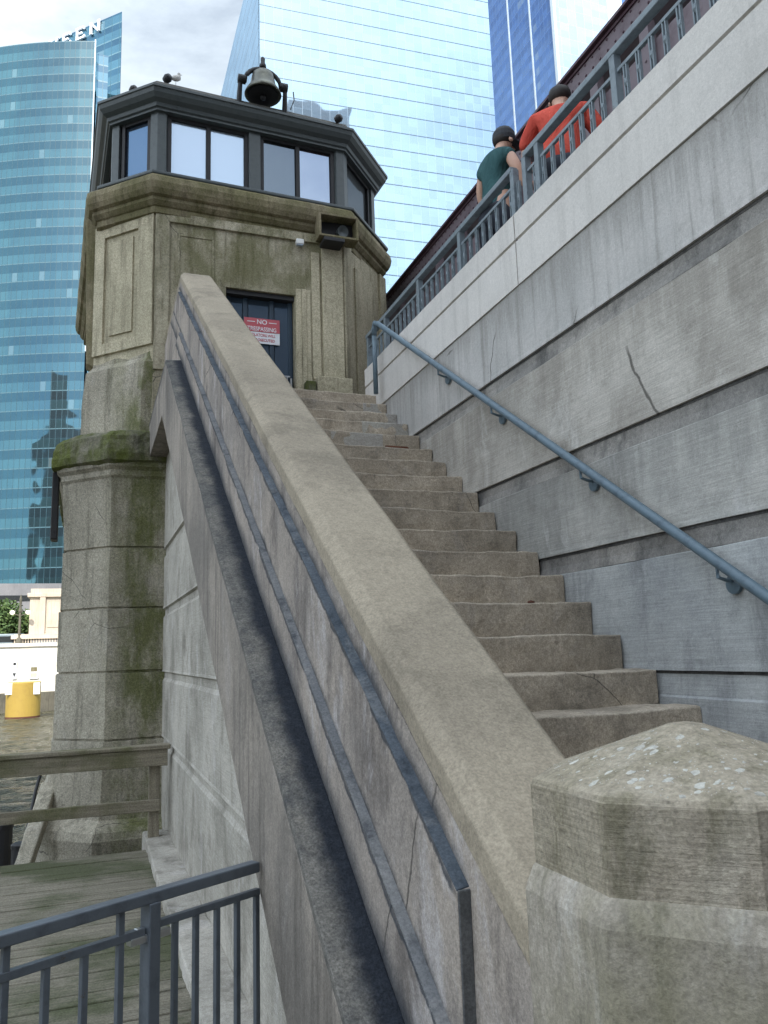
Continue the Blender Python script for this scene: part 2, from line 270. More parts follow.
# ------------------------------------------------------------------ mesh helpers
class B:
    def __init__(s): s.v = []; s.f = []; s.mi = []; s.cur = 0
    def add(s, vs, fs):
        k = len(s.v); s.v += [tuple(v) for v in vs]
        for f in fs: s.f.append([k+i for i in f]); s.mi.append(s.cur)
        return s
    def box(s, x0, x1, y0, y1, z0, z1, mat=None):
        vs = [Vector((x, y, z)) for x in (x0, x1) for y in (y0, y1) for z in (z0, z1)]
        if mat: vs = [mat @ v for v in vs]
        return s.add(vs, [(0, 1, 3, 2), (4, 6, 7, 5), (0, 4, 5, 1), (2, 3, 7, 6), (0, 2, 6, 4), (1, 5, 7, 3)])
    def loft(s, rings, cap=True, closed=True):
        n = len(rings[0]); vs = [p for r in rings for p in r]; fs = []
        for i in range(len(rings)-1):
            for j in range(n if closed else n-1):
                k = (j+1) % n; fs.append((i*n+j, i*n+k, (i+1)*n+k, (i+1)*n+j))
        if cap: fs += [tuple(range(n))[::-1], tuple((len(rings)-1)*n+j for j in range(n))]
        return s.add(vs, fs)
    def tube(s, pts, r, n=8, flat=None):
        pts = [Vector(p) for p in pts]; rings = []
        rr = r if isinstance(r, (list, tuple)) else [r]*len(pts)
        for i, p in enumerate(pts):
            d = (pts[min(i+1, len(pts)-1)]-pts[max(i-1, 0)]).normalized()
            a = d.cross(Vector((0, 0, 1))) if abs(d.z) < .95 else d.cross(Vector((0, 1, 0)))
            a.normalize(); b = a.cross(d)
            rings.append([p+(a*math.cos(t)+b*math.sin(t))*rr[i] for t in [2*math.pi*(k+.5)/n for k in range(n)]])
        return s.loft(rings)
    def lathe(s, prof, c, n=20, axis=None):
        c = Vector(c); rings = []
        q = (axis or Vector((0, 0, 1))).to_track_quat('Z', 'Y')
        for r, z in prof: rings.append([c+q @ Vector((r*math.cos(2*math.pi*k/n), r*math.sin(2*math.pi*k/n), z)) for k in range(n)])
        return s.loft(rings)
    def bar(s, a, b, w, h, up=Vector((0, 0, 1))):
        a, b = Vector(a), Vector(b); d = (b-a).normalized(); sd_ = d.cross(up)
        if sd_.length < 1e-4: sd_ = d.cross(Vector((0, 1, 0)))
        sd_.normalize(); u = sd_.cross(d)
        return s.loft([[p+sd_*i*w/2+u*j*h/2 for i, j in ((-1, -1), (1, -1), (1, 1), (-1, 1))] for p in (a, b)])
    def obj(s, name, mat, parent=None, bevel=0, smooth=False, seg=2):
        me = bpy.data.meshes.new(name); me.from_pydata(s.v, [], s.f)
        for m in (mat if isinstance(mat, list) else [mat]): me.materials.append(M[m] if isinstance(m, str) else m)
        for p, i in zip(me.polygons, s.mi): p.material_index = i
        bm = bmesh.new(); bm.from_mesh(me); bmesh.ops.recalc_face_normals(bm, faces=bm.faces); bm.to_mesh(me); bm.free()
        if smooth:
            for p in me.polygons: p.use_smooth = True
        o = bpy.data.objects.new(name, me); COL.objects.link(o)
        if parent is not None: o.parent = parent; o.matrix_parent_inverse = parent.matrix_world.inverted() if parent.type == 'EMPTY' and False else Matrix.Translation(-parent_loc(parent))
        if bevel:
            b = o.modifiers.new('bevel', 'BEVEL'); b.width = bevel; b.segments = seg; b.limit_method = 'ANGLE'; b.angle_limit = math.radians(35)
        return o
_loc = {}
def parent_loc(o): return _loc.get(o.name, Vector((0, 0, 0)))
def thing(name, label, cat, loc=(0, 0, 0), group=None):
    o = bpy.data.objects.new(name, None); COL.objects.link(o); o.location = loc; o.empty_display_size = .2
    _loc[o.name] = Vector(loc); o['label'] = label; o['category'] = cat
    if group: o['group'] = group
    return o
def tag(o, label=None, cat=None, group=None, kind=None):
    if label: o['label'] = label
    if cat: o['category'] = cat
    if group: o['group'] = group
    if kind: o['kind'] = kind
    return o
def copy_tree(root, d, label, group=None):
    """copy a thing with its parts and sub-parts, moved by d"""
    r = root.copy(); COL.objects.link(r); r.location = Vector(root.location)+Vector(d); r['label'] = label
    if group: r['group'] = group
    _loc[r.name] = Vector(r.location)
    for ch in list(root.children):
        c = ch.copy(); COL.objects.link(c); c.parent = r
        for g in ch.children:
            e = g.copy(); COL.objects.link(e); e.parent = c
    return r
def rough_up(o, amt=.004, cuts=.12, seed=0, up=False):
    """break a clean cast surface up: remesh finely by subdividing long edges and jitter with noise"""
    from mathutils import noise
    me = o.data; bm = bmesh.new(); bm.from_mesh(me)
    for _ in range(7):
        es = [e for e in bm.edges if e.calc_length() > cuts]
        if not es or len(bm.verts) > 90000: break
        bmesh.ops.subdivide_edges(bm, edges=es, cuts=1, use_grid_fill=True)
    bmesh.ops.triangulate(bm, faces=[f for f in bm.faces if len(f.verts) > 4])
    bm.normal_update()
    for v in bm.verts:
        p = v.co*2.3+Vector((seed, 0, 0)); q = v.co*11+Vector((0, seed, 0))
        v.co += v.normal*amt*(noise.noise(p)*1.2+noise.noise(q)*.6)
    bm.to_mesh(me); bm.free()
T = .675
GZ = -1.75
# ------------------------------------------------------------------ setting: water and ground
def sheet(name, x0, x1, y0, y1, z, mat, t=None, kind='structure'):
    b = B(); b.box(x0, x1, y0, y1, z-(t or .3), z); o = b.obj(name, mat); o['kind'] = kind; return o
n = N('river_water'); w1 = n.noise(.55, 6, .6, vec=(1, 2.4, 1), dist=.6); w2 = n.noise(1.8, 4, .6, vec=(1, 1.8, 1))
M['water'] = n.done(n.mix(n.ramp(w1, .4, .6), (.09, .085, .05), (.13, .12, .07)), .16, n.bump(w2, 1., .5, n.bump(w1, 1., 2.6)), spec=.7)
WZ = -5.0
sheet('river_water', -700, 700, -60, 2500, WZ, 'water', 2)
from mathutils import noise as mnoise
vs = []; nx, ny = 150, 330
for j in range(ny+1):
    yy = 5+83*(j/ny)**1.15
    for i in range(nx+1):
        xx = -34+36*i/nx
        h = mnoise.noise(Vector((xx*.55, yy*1.0, 0)))*.10+mnoise.noise(Vector((xx*1.5, yy*2.6, 5)))*.055
        vs.append((xx, yy, WZ+.14+h))
b = B(); b.add(vs, [(j*(nx+1)+i, j*(nx+1)+i+1, (j+1)*(nx+1)+i+1, (j+1)*(nx+1)+i) for j in range(ny) for i in range(nx)])
o = b.obj('river_ripples', 'water', smooth=True); o['kind'] = 'structure'
# far ground behind the quay
sheet('far_street', -600, 600, 90.5, 2400, -1.0, 'asph', 3.9)
sheet('near_pavement', 2.8, 60, -60, 7.6, GZ, 'asph', 6)
sheet('near_quay', -60, .86, -60, .5, GZ-.012, 'asph', 3.3)

# boardwalk: individual boards laid across the walk
b = B(); y = .52; k = 0
while y < 8.15:
    w = .138
    j = random.uniform(-.004, .004)
    b.box(-4.2, .72, y, y+w, GZ-.045+j, GZ+j); y += w+.009
deck = b.obj('boardwalk', 'deck', bevel=.006); deck['kind'] = 'structure'
b = B(); b.box(-4.2, .72, .5, 8.16, GZ-.35, GZ-.06); bb = b.obj('boardwalk_base', 'woodv'); bb['kind'] = 'structure'

# ------------------------------------------------------------------ stair parapet with mouldings
def sweep(prof, y0, y1, yend=None):
    """prof: (x, w, ybreak): follows the stair slope, then runs level from ybreak to y1"""
    rings = [[Vector((x, y0, w+T*y0)) for x, w, yb in prof]]
    if yend is None: rings += [[Vector((x, yb, w+T*yb)) for x, w, yb in prof], [Vector((x, y1, w+T*yb)) for x, w, yb in prof]]
    else: rings += [[Vector((x, yend, w+T*yend)) for x, w, yb in prof]]
    return B().loft(rings)
par = thing('stair_parapet', 'long sloping concrete parapet with a flat coping and sooty moulded side beside the stairs', 'parapet', (.8, 1.4, GZ))
YT, Y0 = 9.5, 1.36
o = sweep([(.79, -1.487, 8.), (.828, -1.45, 8.), (1.09, -1.45, 8.), (1.115, -1.475, 8.), (1.115, -1.56, 8.), (.79, -1.56, 8.)], Y0, YT).obj('coping', 'cop', par, .006); rough_up(o, .003, .07, 1)
o = sweep([(.792, -1.561, 8.), (1.113, -1.561, 8.), (1.113, -3.05, 7.6), (.792, -3.05, 7.6)], Y0, YT).obj('wall_core', 'par', par); rough_up(o, .004, .1, 2)
o = sweep([(.761, -1.654, 7.9), (.794, -1.648, 7.9), (.794, -1.99, 7.55), (.761, -1.99, 7.55)], 1.68, YT).obj('raised_panel', ['par'], par, .004); rough_up(o, .003, .06, 3)
o = sweep([(.7615, -1.650, 7.9), (.793, -1.644, 7.9), (.793, -1.652, 7.9), (.7615, -1.6535, 7.9)], 1.682, YT).obj('panel_ledge', 'blu', par)
o = B().box(.7625, .7915, 1.674, 1.682, -1.6, -.515).obj('panel_end', 'bend', par, .002)
o = sweep([(.7315, -1.992, 7.5), (.795, -1.99, 7.5), (.795, -2.2, 7.25), (.7315, -2.2, 7.25)], .9, YT).obj('base_band', 'par', par, .004); rough_up(o, .003, .06, 4)
o = sweep([(.733, -1.984, 7.5), (.7605, -1.98, 7.5), (.7605, -1.99, 7.5), (.733, -1.991, 7.5)], .9, YT).obj('band_ledge', 'bl2', par)
o = sweep([(.593, -2.197, 7.25), (.733, -2.187, 7.25), (.733, -2.23, 7.25), (.593, -2.232, 7.25)], .7, 9.42).obj('shelf', 'led', par, .004); rough_up(o, .005, .06, 5)
o = sweep([(.595, -2.233, 7.27), (.79, -2.233, 7.27), (.79, -2.86, 7.6), (.595, -2.86, 7.6)], .7, 9.42).obj('fascia', 'fas', par, .006); rough_up(o, .004, .08, 6)
# lower wall below the fascia, courses with shadow joints
prof = [(.784, GZ-1.2)]
for zc in (-.84, -.15, .54, 1.22):
    prof += [(.784, zc-.10), (.803, zc-.07), (.803, zc-.012), (.778, zc)]
    prof += [(.784, zc+.02)]
prof += [(.784, 2.4)]
rings = []
for y in (.86, 9.6): rings.append([Vector((x, y, z)) for x, z in prof]+[Vector((1.0, y, 2.4)), Vector((1.0, y, GZ-1.2))])
lw = B().loft(rings); o = lw.obj('lower_wall', 'low', par)
# keep only what lies under the fascia slope
bm = bmesh.new(); bm.from_mesh(o.data)
bmesh.ops.bisect_plane(bm, geom=bm.verts[:]+bm.edges[:]+bm.faces[:], plane_co=(0, 0, -2.5), plane_no=Vector((0, -T, 1)), clear_outer=True)
bm.to_mesh(o.data); bm.free()
o = B().box(.55, .79, .5, 8.62, GZ-.6, GZ+.075).obj('foundation_ledge', 'low', par, .012); rough_up(o, .012, .09, 8)
# ------------------------------------------------------------------ octagonal pedestal at the stair foot
px, py = .975, 1.165
ped = thing('stair_pedestal', 'octagonal concrete pedestal with a low pyramid cap and white pebbles at the stair foot', 'pedestal', (px, py, GZ))
def octr(R, z, cx=px, cy=py): return [Vector((cx+R*math.cos(math.radians(22.5+45*k)), cy+R*math.sin(math.radians(22.5+45*k)), z)) for k in range(8)]
b = B(); b.loft([octr(.292, GZ-.4), octr(.292, -.405), octr(.288, -.393), octr(.276, -.366), octr(.262, -.358)]); o = b.obj('shaft', 'ped', ped, .006, seg=3); rough_up(o, .003, .05, 9)
b = B(); b.loft([octr(.272, -.3665), octr(.273, -.235), octr(.267, -.226), octr(.258, -.221), octr(.03, -.142), octr(.008, -.139)])
capn = len(b.v)
b.cur = 1
rnd = random.Random(3)
def hz(x, y):
    a = math.atan2(y-py, x-px); q = math.hypot(x-px, y-py)
    Rm = q*math.cos(a-round(a/(math.pi/4))*math.pi/4)/math.cos(math.radians(22.5))
    return -.1422-(.221-.142)*((Rm-.03)/(.258-.03))
for i in range(1000):
    a = rnd.uniform(0, 2*math.pi); q = math.sqrt(rnd.uniform(.01, 1))*.245
    x, y = px+q*math.cos(a), py+q*math.sin(a)
    # height of the pyramid face at this point
    Rm = max(q*math.cos((a-math.radians(22.5*0))-round((a)/(math.pi/4))*math.pi/4), 0)/math.cos(math.radians(22.5))
    t = (Rm-.05)/(.258-.05); z = -.1422-(.221-.142)*((Rm-.03)/(.258-.03))
    s_ = .0009+.0095*rnd.random()**8; s_ *= (1.25 if (math.sin(a*2+.5)+rnd.uniform(-.8, .8)) > 0 else .55); s2 = s_*rnd.uniform(.5, 1.); th = rnd.uniform(0, 3)
    if not (a % (2*math.pi) > math.pi*.45): pass
    ring = []; jit = [rnd.uniform(.6, 1.25) for _ in range(7)]
    for rr, zz in ((1, -.0015), (.85, .0005), (.3, .0009)):
        ring.append([Vector((X_, Y_, hz(X_, Y_)+zz)) for X_, Y_ in [(x+rr*jit[k]*s_*math.cos(2*math.pi*k/7+th), y+rr*jit[k]*s2*math.sin(2*math.pi*k/7+th)) for k in range(7)]])
    b.loft(ring)
o = b.obj('cap', ['pcap', 'peb'], ped)
# ------------------------------------------------------------------ stairs
st = thing('staircase', 'flight of worn brown concrete steps climbing between the parapet and the blue grey wall', 'stairs', (1.9, 1.2, GZ))
rnd = random.Random(5)
for k in range(-7, 17):
    z, y = -.31+.18*k, 3.11+.2667*k
    z += rnd.uniform(-.006, .006)
    b = B(); y2 = y+.30 if k < 16 else 9.48
    jr = rnd.uniform(-.03, .0)
    x1 = 2.692
    b.box(1.10, x1, y, y2, z-.22, z)
    o = b.obj('step', 'stp', st, .009, seg=3); rough_up(o, .012, .034, 20+k)
    if k == 12:
        B().box(1.12, 2.35, y-.004, y+.012, z-.165, z-.004).obj('patch', 'patch', o, .006)
        B().box(2.37, 2.66, y-.003, y+.012, z-.16, z-.10).obj('exposed_brick', 'brick', o, .012)
    if k in (10, 11): B().box(2.1+.2*(k-10), 2.69, y-.003, y+.01, z-.17, z-.14).obj('exposed_brick', 'brick', o, .01)
    if k in (13, 14, 15): B().box(2.25+.1*(k-13), 2.7, y-.004, y+.2, z-.17, z+.003).obj('patch', 'patch', o, .01)
# solid below the flight and landing
b = B(); b.loft([[Vector((x, 1.6, -2.4+T*1.6-.25)), Vector((x, 7.3, -2.4+T*7.3-.25)), Vector((x, 9.45, 2.3)), Vector((x, 9.45, GZ-.3)), Vector((x, 1.6, GZ-.3))] for x in (1.12, 2.705)])
b.obj('stair_core', 'grv', st)
B().box(2.71, 3.3, 7.72, 9.6, 1.8, 2.565).obj('landing', 'stp', st, .01)
leaf = B().lathe([(.004, 0), (.022, .006), (.02, .014), (.004, .02)], (2.33, 3.11+.2667*3+.05, -.31+.18*3), 7).obj('dry_leaf', 'rust')
tag(leaf, 'small crumpled brown leaf lying on a lower step', 'leaf')
# ------------------------------------------------------------------ right retaining wall
rw = thing('retaining_wall', 'tall blue grey concrete wall with shadow joints and a pale painted top band', 'wall', (2.9, 2, GZ))
def strip(name, prof, y0, y1, mat, bev=0, amt=0, back=3.2):
    rings = [[Vector((x, y, z)) for x, z in prof]+[Vector((back, y, prof[-1][1])), Vector((back, y, prof[0][1]))] for y in (y0, y1)]
    o = B().loft(rings).obj(name, mat, rw, bev)
    if amt: rough_up(o, amt, .16, len(name))
    return o
YW0, YW1 = -6., 7.7
J = [-.143, .543, 1.148, 1.905]
X0 = 2.7
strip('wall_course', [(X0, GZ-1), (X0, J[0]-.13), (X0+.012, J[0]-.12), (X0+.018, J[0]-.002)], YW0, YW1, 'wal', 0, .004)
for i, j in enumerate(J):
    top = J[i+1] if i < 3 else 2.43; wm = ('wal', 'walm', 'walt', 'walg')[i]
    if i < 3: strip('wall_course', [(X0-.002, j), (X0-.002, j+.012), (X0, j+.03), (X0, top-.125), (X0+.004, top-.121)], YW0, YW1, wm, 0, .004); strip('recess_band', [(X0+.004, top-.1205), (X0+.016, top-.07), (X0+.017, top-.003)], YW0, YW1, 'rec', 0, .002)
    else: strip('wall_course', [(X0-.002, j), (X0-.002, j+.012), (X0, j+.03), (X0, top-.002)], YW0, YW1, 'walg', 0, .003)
    strip('joint_shadow', [(X0+.0145, j-.016), (X0+.0145, j+.004)], YW0, YW1, 'grv')
YJ = 4.47
for y0, y1 in ((YW0, YJ-.006), (YJ+.006, YW1)):
    strip('top_band', [(X0-.012, 2.43), (X0-.012, 2.742), (X0+.004, 2.746), (X0+.004, 2.758), (X0-.016, 2.762), (X0-.016, 2.945), (X0-.006, 2.955)], y0, y1, 'walw', 0, .0015)
strip('band_joint', [(X0+.006, 2.745), (X0+.006, 2.7585)], YW0, YW1, 'grv')
B().box(X0-.001, X0+.2, YJ-.008, YJ+.008, 2.431, 2.95).obj('band_joint', 'grv', rw)
B().box(2.714, 3.2, YW1-.02, YW1+.012, GZ, 2.44).obj('wall_end', 'wal', rw)
b = B(); b.box(3.205, 12, -6, 7.7, 2.5, 2.95); b.box(3.3, 12, 7.7, 60, 2.4, 2.95); o = b.obj('bridge_sidewalk', 'asph'); o['kind'] = 'structure'

# ------------------------------------------------------------------ handrail on the wall
hr = thing('stair_handrail', 'blue grey pipe handrail bracketed to the right wall of the stairs', 'handrail', (2.62, 7.1, 2.53))
def rl(y, x=2.6): return Vector((x, y, -1.555+T*y))
ytop = 7.08
B().tube([rl(1.0), rl(3), rl(5), rl(ytop-.06), rl(ytop)+Vector((0, .02, .0)), rl(ytop)+Vector((0, .05, -.04)), rl(ytop)+Vector((0, .055, -.12))], .026, 12).obj('rail', 'rail', hr, smooth=True)
p = rl(ytop)+Vector((0, .055, -.08)); B().tube([p, (p.x, p.y, 2.50)], .024, 12).obj('post', 'rail', hr, smooth=True)
for y in (2.806, 3.782, 4.791, 5.648):
    p = rl(y); b = B(); b.tube([p-Vector((0, 0, .02)), p+Vector((0, 0, -.07)), p+Vector((.05, 0, -.085)), p+Vector((.098, 0, -.085))], .009, 8)
    b.lathe([(.0, -.006), (.046, -.006), (.044, .010), (.0, .014)], p+Vector((.088, 0, -.10)), 14, Vector((-1, 0, 0)))
    b.obj('bracket', 'rail', hr, smooth=False)

# ------------------------------------------------------------------ bridge railing
br = thing('bridge_railing', 'pale blue steel railing with ornamental balusters along the bridge sidewalk', 'railing', (3.3, 4.5, 2.95))
XR = 3.3; ZT = 4.02
segs = [(-1.5, 5.24), (5.44, 9.3)]
for a, c in segs:
    B().box(XR-.035, XR+.035, a, c, ZT-.035, ZT+.015).obj('top_rail', 'brail', br, .006)
    B().box(XR-.013, XR+.013, a, c, ZT-.175, ZT-.15).obj('upper_bar', 'brail', br)
    B().box(XR-.016, XR+.016, a, c, 3.04, 3.07).obj('lower_bar', 'brail', br)
posts = [1.55, 3.05, 4.03, 5.04, 5.24, 5.44, 6.5, 7.55, 8.6, 9.25]
for y in posts: B().box(XR-.03, XR+.03, y-.03, y+.03, 2.95, ZT-.02).obj('post', 'brail', br, .005)
def baluster(y):
    b = B(); b.box(XR-.011, XR+.011, y-.019, y-.008, 3.05, ZT-.16); b.box(XR-.011, XR+.011, y+.008, y+.019, 3.05, ZT-.16)
    for z in (3.25, 3.72): b.lathe([(.004, -.035), (.02, -.012), (.02, .012), (.004, .035)], (XR, y, z), 8)
    return b
proto = None; y = 1.68
bal = []
while y < 9.2:
    if all(abs(y-q) > .06 for q in posts):
        if proto is None: proto = baluster(0).obj('baluster', 'brail', br); proto.location.y = y
        else:
            c = proto.copy(); COL.objects.link(c); c.location.y = y
    y += .132
# ------------------------------------------------------------------ riveted girder beyond the sidewalk
gd = thing('bridge_girder', 'riveted maroon steel truss chord of the bridge behind the railing', 'girder', (4.5, 6, 2.95))
XG = 4.5
b = B(); b.box(XG-.012, XG+.3, -2, 60, 5.40, 5.73); b.obj('chord_web', 'girdp', gd); b = B(); b.box(XG-.07, XG+.37, -2, 60, 5.735, 5.765); b.box(XG-.03, XG, -2, 60, 5.70, 5.73)
y = 1.
while y < 14:
    for z in (5.46, 5.56, 5.675):
        b.lathe([(.014, 0), (.012, .008), (.004, .012)], (XG-.012, y, z), 6, Vector((-1, 0, 0)))
    y += .12
b.obj('top_chord', 'gird', gd)
b = B(); b.box(XG+.02, XG+.1, -2, 60, 3.3, 5.2); b.obj('web_plate', 'girdp', gd)
rnd = random.Random(8); yy = 1.2
while yy < 14:
    b = B(); b.box(XG-.06, XG+.02, yy, yy+.12, 2.97, 5.40)
    for z in [3.4+.16*i for i in range(12)]: b.lathe([(.014, 0), (.012, .008), (.004, .012)], (XG-.06, yy+.06, z), 6, Vector((-1, 0, 0)))
    b.obj('stiffener', 'girdp', gd); yy += .75
# ------------------------------------------------------------------ bridge house
bh = thing('bridge_house', 'octagonal stone bridge tender house with a grey glazed lantern on a mossy pier', 'bridge house', (1.8, 12, WZ))
def octo(d, z, x0=.63, x1=3.03, yf=9.5, cl=.67, cr=.95, yb=14.8, rot=0.):
    """elongated octagon, sides pushed out by d"""
    t = math.tan(math.radians(22.5))*d
    piv = Vector((x0, yf, 0)); Rm = Matrix.Translation(piv) @ Matrix.Rotation(math.radians(rot), 4, 'Z') @ Matrix.Translation(-piv)
    return [Rm @ Vector(p+(z,)) for p in ((x0-t, yf-d), (x1+t, yf-d), (x1+cr+d, yf+cr-t), (x1+cr+d, yb-cr+t), (x1+t, yb+d), (x0-t, yb+d), (x0-cl-d, yb-cl+t), (x0-cl-d, yf+cl-t))]
def ringed(prof, **k): return B().loft([octo(d, z, **k) for d, z in prof])
# the front wall has a real door opening, so the body is built as wall pieces
DX0, DX1, DZ = 1.50, 2.38, 4.56
base = octo(0, 0)
def wallpiece(nm, poly, z0, z1, mat): return B().loft([[Vector((p.x, p.y, z)) for p in poly] for z in (z0, z1)]).obj(nm, mat, bh)
f0, f1 = base[0], base[1]
wallpiece('wall', [Vector((.63, 9.5, 0)), Vector((DX0, 9.5, 0)), Vector((DX0, 10., 0)), Vector((1.0, 10., 0))], 2.3, 5.45, 'body')
wallpiece('wall', [Vector((DX1, 9.5, 0)), Vector((3.03, 9.5, 0)), Vector((2.9, 10., 0)), Vector((DX1, 10., 0))], 2.3, 5.45, 'body')
wallpiece('wall', [Vector((DX0, 9.5, 0)), Vector((DX1, 9.5, 0)), Vector((DX1, 10., 0)), Vector((DX0, 10., 0))], DZ, 5.45, 'body')
wallpiece('wall', [base[7], base[0]+Vector((-.001, 0, 0)), Vector((1.0, 10., 0)), Vector((.25, 10.6, 0))], 2.3, 5.45, 'bodyl')
wallpiece('wall', [base[1]+Vector((.001, 0, 0)), base[2], Vector((3.6, 10.7, 0)), Vector((2.9, 10., 0))], 2.3, 5.45, 'bodyl')
wallpiece('wall', [base[2], base[3], base[4], base[5], base[6], base[7], Vector((.25, 10.6, 0)), Vector((.25, 14, 0)), Vector((3.6, 14, 0)), Vector((3.6, 10.7, 0))], 2.3, 5.45, 'body')
# raised frame mouldings on the faces
def facebox(nm, a, b_, s0, s1, z0, z1, d0, d1, mat, bev=.004, parent=bh):
    a, b_ = Vector((a.x, a.y, 0)), Vector((b_.x, b_.y, 0)); t = (b_-a).normalized(); nrm = Vector((t.y, -t.x, 0)); Lh = (b_-a).length
    m = Matrix(((t.x, -nrm.x, 0, a.x), (t.y, -nrm.y, 0, a.y), (0, 0, 1, 0), (0, 0, 0, 1)))
    b = B(); b.box(s0, s1, -d1, -d0, z0, z1, m); return b.obj(nm, mat, parent, bev)
A7, A0, A1, A2 = base[7], base[0], base[1], base[2]
def frame(a, b_, s0, s1, z0, z1, w, d, mat):
    facebox('panel_moulding', a, b_, s0, s0+w, z0, z1, -.01, d, mat); facebox('panel_moulding', a, b_, s1-w, s1, z0, z1, -.01, d, mat)
    facebox('panel_moulding', a, b_, s0+w+.001, s1-w-.001, z1-w, z1, -.01, d-.001, mat); facebox('panel_moulding', a, b_, s0+w+.001, s1-w-.001, z0, z0+w, -.01, d-.001, mat)
LL = (A0-A7).length; LR = (A2-A1).length
facebox('corner_pier', A7, A0, 0.0, .16, 3.72, 5.45, -.01, .035, 'bodyl'); facebox('corner_pier', A7, A0, LL-.24, LL-.001, 3.72, 5.45, -.01, .035, 'bodyl')
facebox('corner_pier', A7, A0, .161, LL-.241, 5.28, 5.45, -.01, .034, 'bodyl'); facebox('corner_pier', A7, A0, .161, LL-.241, 3.72, 3.86, -.01, .034, 'bodyl')
facebox('raised_panel', A7, A0, .25, LL-.33, 3.95, 5.2, -.01, .022, 'bodyl')
facebox('corner_pier', A0, A1, 0.001, .17, 3.4, 5.45, -.01, .035, 'body'); facebox('corner_pier', A0, A1, .171, 2.12, 5.33, 5.45, -.01, .034, 'body')
frame(A0, A1, .27, .72, 2.6, 5.2, .03, .01, 'body')
facebox('corner_pier', A0, A1, 2.12, 2.399, 2.5, 5.45, -.01, .045, 'bodyl'); facebox('corner_pier', A1, A2, .001, .22, 2.5, 5.45, -.01, .045, 'bodyl')
facebox('corner_pier', A1, A2, LR-.2, LR, 2.5, 5.45, -.01, .04, 'bodyl'); facebox('raised_panel', A1, A2, .36, LR-.34, 2.8, 5.2, -.01, .025, 'bodyl')
facebox('raised_panel', A0, A1, 1.98, 2.09, 3.45, 5.2, -.01, .02, 'bodyl')
# door surround
for s0, s1, d in ((1.765, 1.84, .012), (1.842, 1.90, .026), (1.902, 1.96, .014)): facebox('door_surround', A0, A1, s0, s1, 2.5, DZ+.10, -.01, d, 'bodyl')
for s0, s1, d in ((.80, .865, .012), (.74, .799, .026)): facebox('door_surround', A0, A1, s0, s1, 2.5, DZ+.10, -.01, d, 'body')
facebox('door_surround', A0, A1, .801, 1.763, DZ+.002, DZ+.07, -.01, .014, 'body')
# low corner plinth
o = facebox('corner_plinth', A0, A1, 1.98, 2.44, 2.5, 3.42, -.01, .24, 'bodyl', .012); rough_up(o, .008, .1, 31)
facebox('rust_patch', A0, A1, 2.27, 2.37, 3.02, 3.1, .238, .244, 'rust', .004)
facebox('leaning_slab', A0, A1, 1.84, 1.965, 2.5, 3.36, .06, .20, 'stoned', .01)
# cornice under the lantern
b = ringed([(.0, 5.40), (.05, 5.42), (.05, 5.50), (.07, 5.51), (.11, 5.56), (.11, 5.60), (.15, 5.62), (.18, 5.68), (.195, 5.76), (.18, 5.84), (.14, 5.88), (-.3, 5.90)], rot=2.5, cl=.60, x1=3.10, cr=.86)
o = b.obj('cornice', 'corn', bh); rough_up(o, .006, .12, 33)
# lantern
def lrings(prof): return ringed(prof, rot=2.5, cl=.52, x1=3.15, cr=.78)
lrings([(.145, 5.885), (.15, 5.90), (.15, 5.925), (.10, 5.955), (-.12, 5.97)]).obj('lantern_sill', 'frame', bh, .003)
lrings([(-.20, 6.84), (.02, 6.845), (.02, 6.875), (.045, 6.885), (.055, 6.93), (.11, 6.96), (.15, 7.01), (.165, 7.06), (.18, 7.065), (.18, 7.10), (.15, 7.115), (-.3, 7.13)]).obj('lantern_cornice', 'frame', bh, .003)
lrings([(.05, 7.12), (.045, 7.23), (-.05, 7.27), (-.9, 7.4)]).obj('roof', 'roof', bh)
# posts and windows on the three faces that show, and plain ones behind
inner = octo(-.02, 0, rot=2.5, cl=.52, x1=3.15, cr=.78)
I = [Vector(p) for p in inner]
def ipt(k): return I[k % 8]
for k in range(8):
    p = ipt(k); c = Vector((1.83, 12.1, 0)); a = (ipt(k-1)-p).normalized(); d = (ipt(k+1)-p).normalized()
    poly = [p, p+d*.11, p+d*.11+(c-p).normalized()*.12, p+(c-p).normalized()*.2, p+a*.11+(c-p).normalized()*.12, p+a*.11]
    B().loft([[Vector((q.x, q.y, z)) for q in poly] for z in (5.95, 6.88)]).obj('corner_post', 'frame', bh, .006)
def window(a, b_, s0, s1, panes, mats):
    w = facebox('window', a, b_, s0, s0+.05, 5.96, 6.86, -.09, -.03, 'dark', .003)
    facebox('window_stile', a, b_, s1-.05, s1, 5.96, 6.86, -.09, -.03, 'dark', .003, w)
    facebox('window_rail', a, b_, s0+.051, s1-.051, 6.80, 6.87, -.09, -.031, 'dark', .003, w); facebox('window_rail', a, b_, s0+.051, s1-.051, 5.96, 6.01, -.09, -.031, 'dark', .003, w)
    pw = (s1-s0-.10)/panes
    for i in range(panes):
        if i: facebox('mullion', a, b_, s0+.05+pw*i-.028, s0+.05+pw*i+.028, 6.011, 6.80, -.09, -.032, 'dark', .003, w)
        facebox('pane', a, b_, s0+.051+pw*i, s0+.049+pw*(i+1), 6.012, 6.799, -.075, -.068, mats[i], 0, w)
    return w
A, Bp = I[0], I[1]; LF = (Bp-A).length
window(A, Bp, .13, LF/2-.08, 2, ['pane_bright', 'pane_bright'])
window(A, Bp, LF/2+.08, LF-.13, 2, ['pane_dark', 'pane_mix'])
facebox('centre_post', A, Bp, LF/2-.079, LF/2+.079, 5.95, 6.88, -.1, .0, 'frame', .006)
window(I[7], I[0], .13, (I[0]-I[7]).length-.13, 1, ['pane_blue']); window(I[1], I[2], .13, (I[2]-I[1]).length-.13, 1, ['pane_dark'])
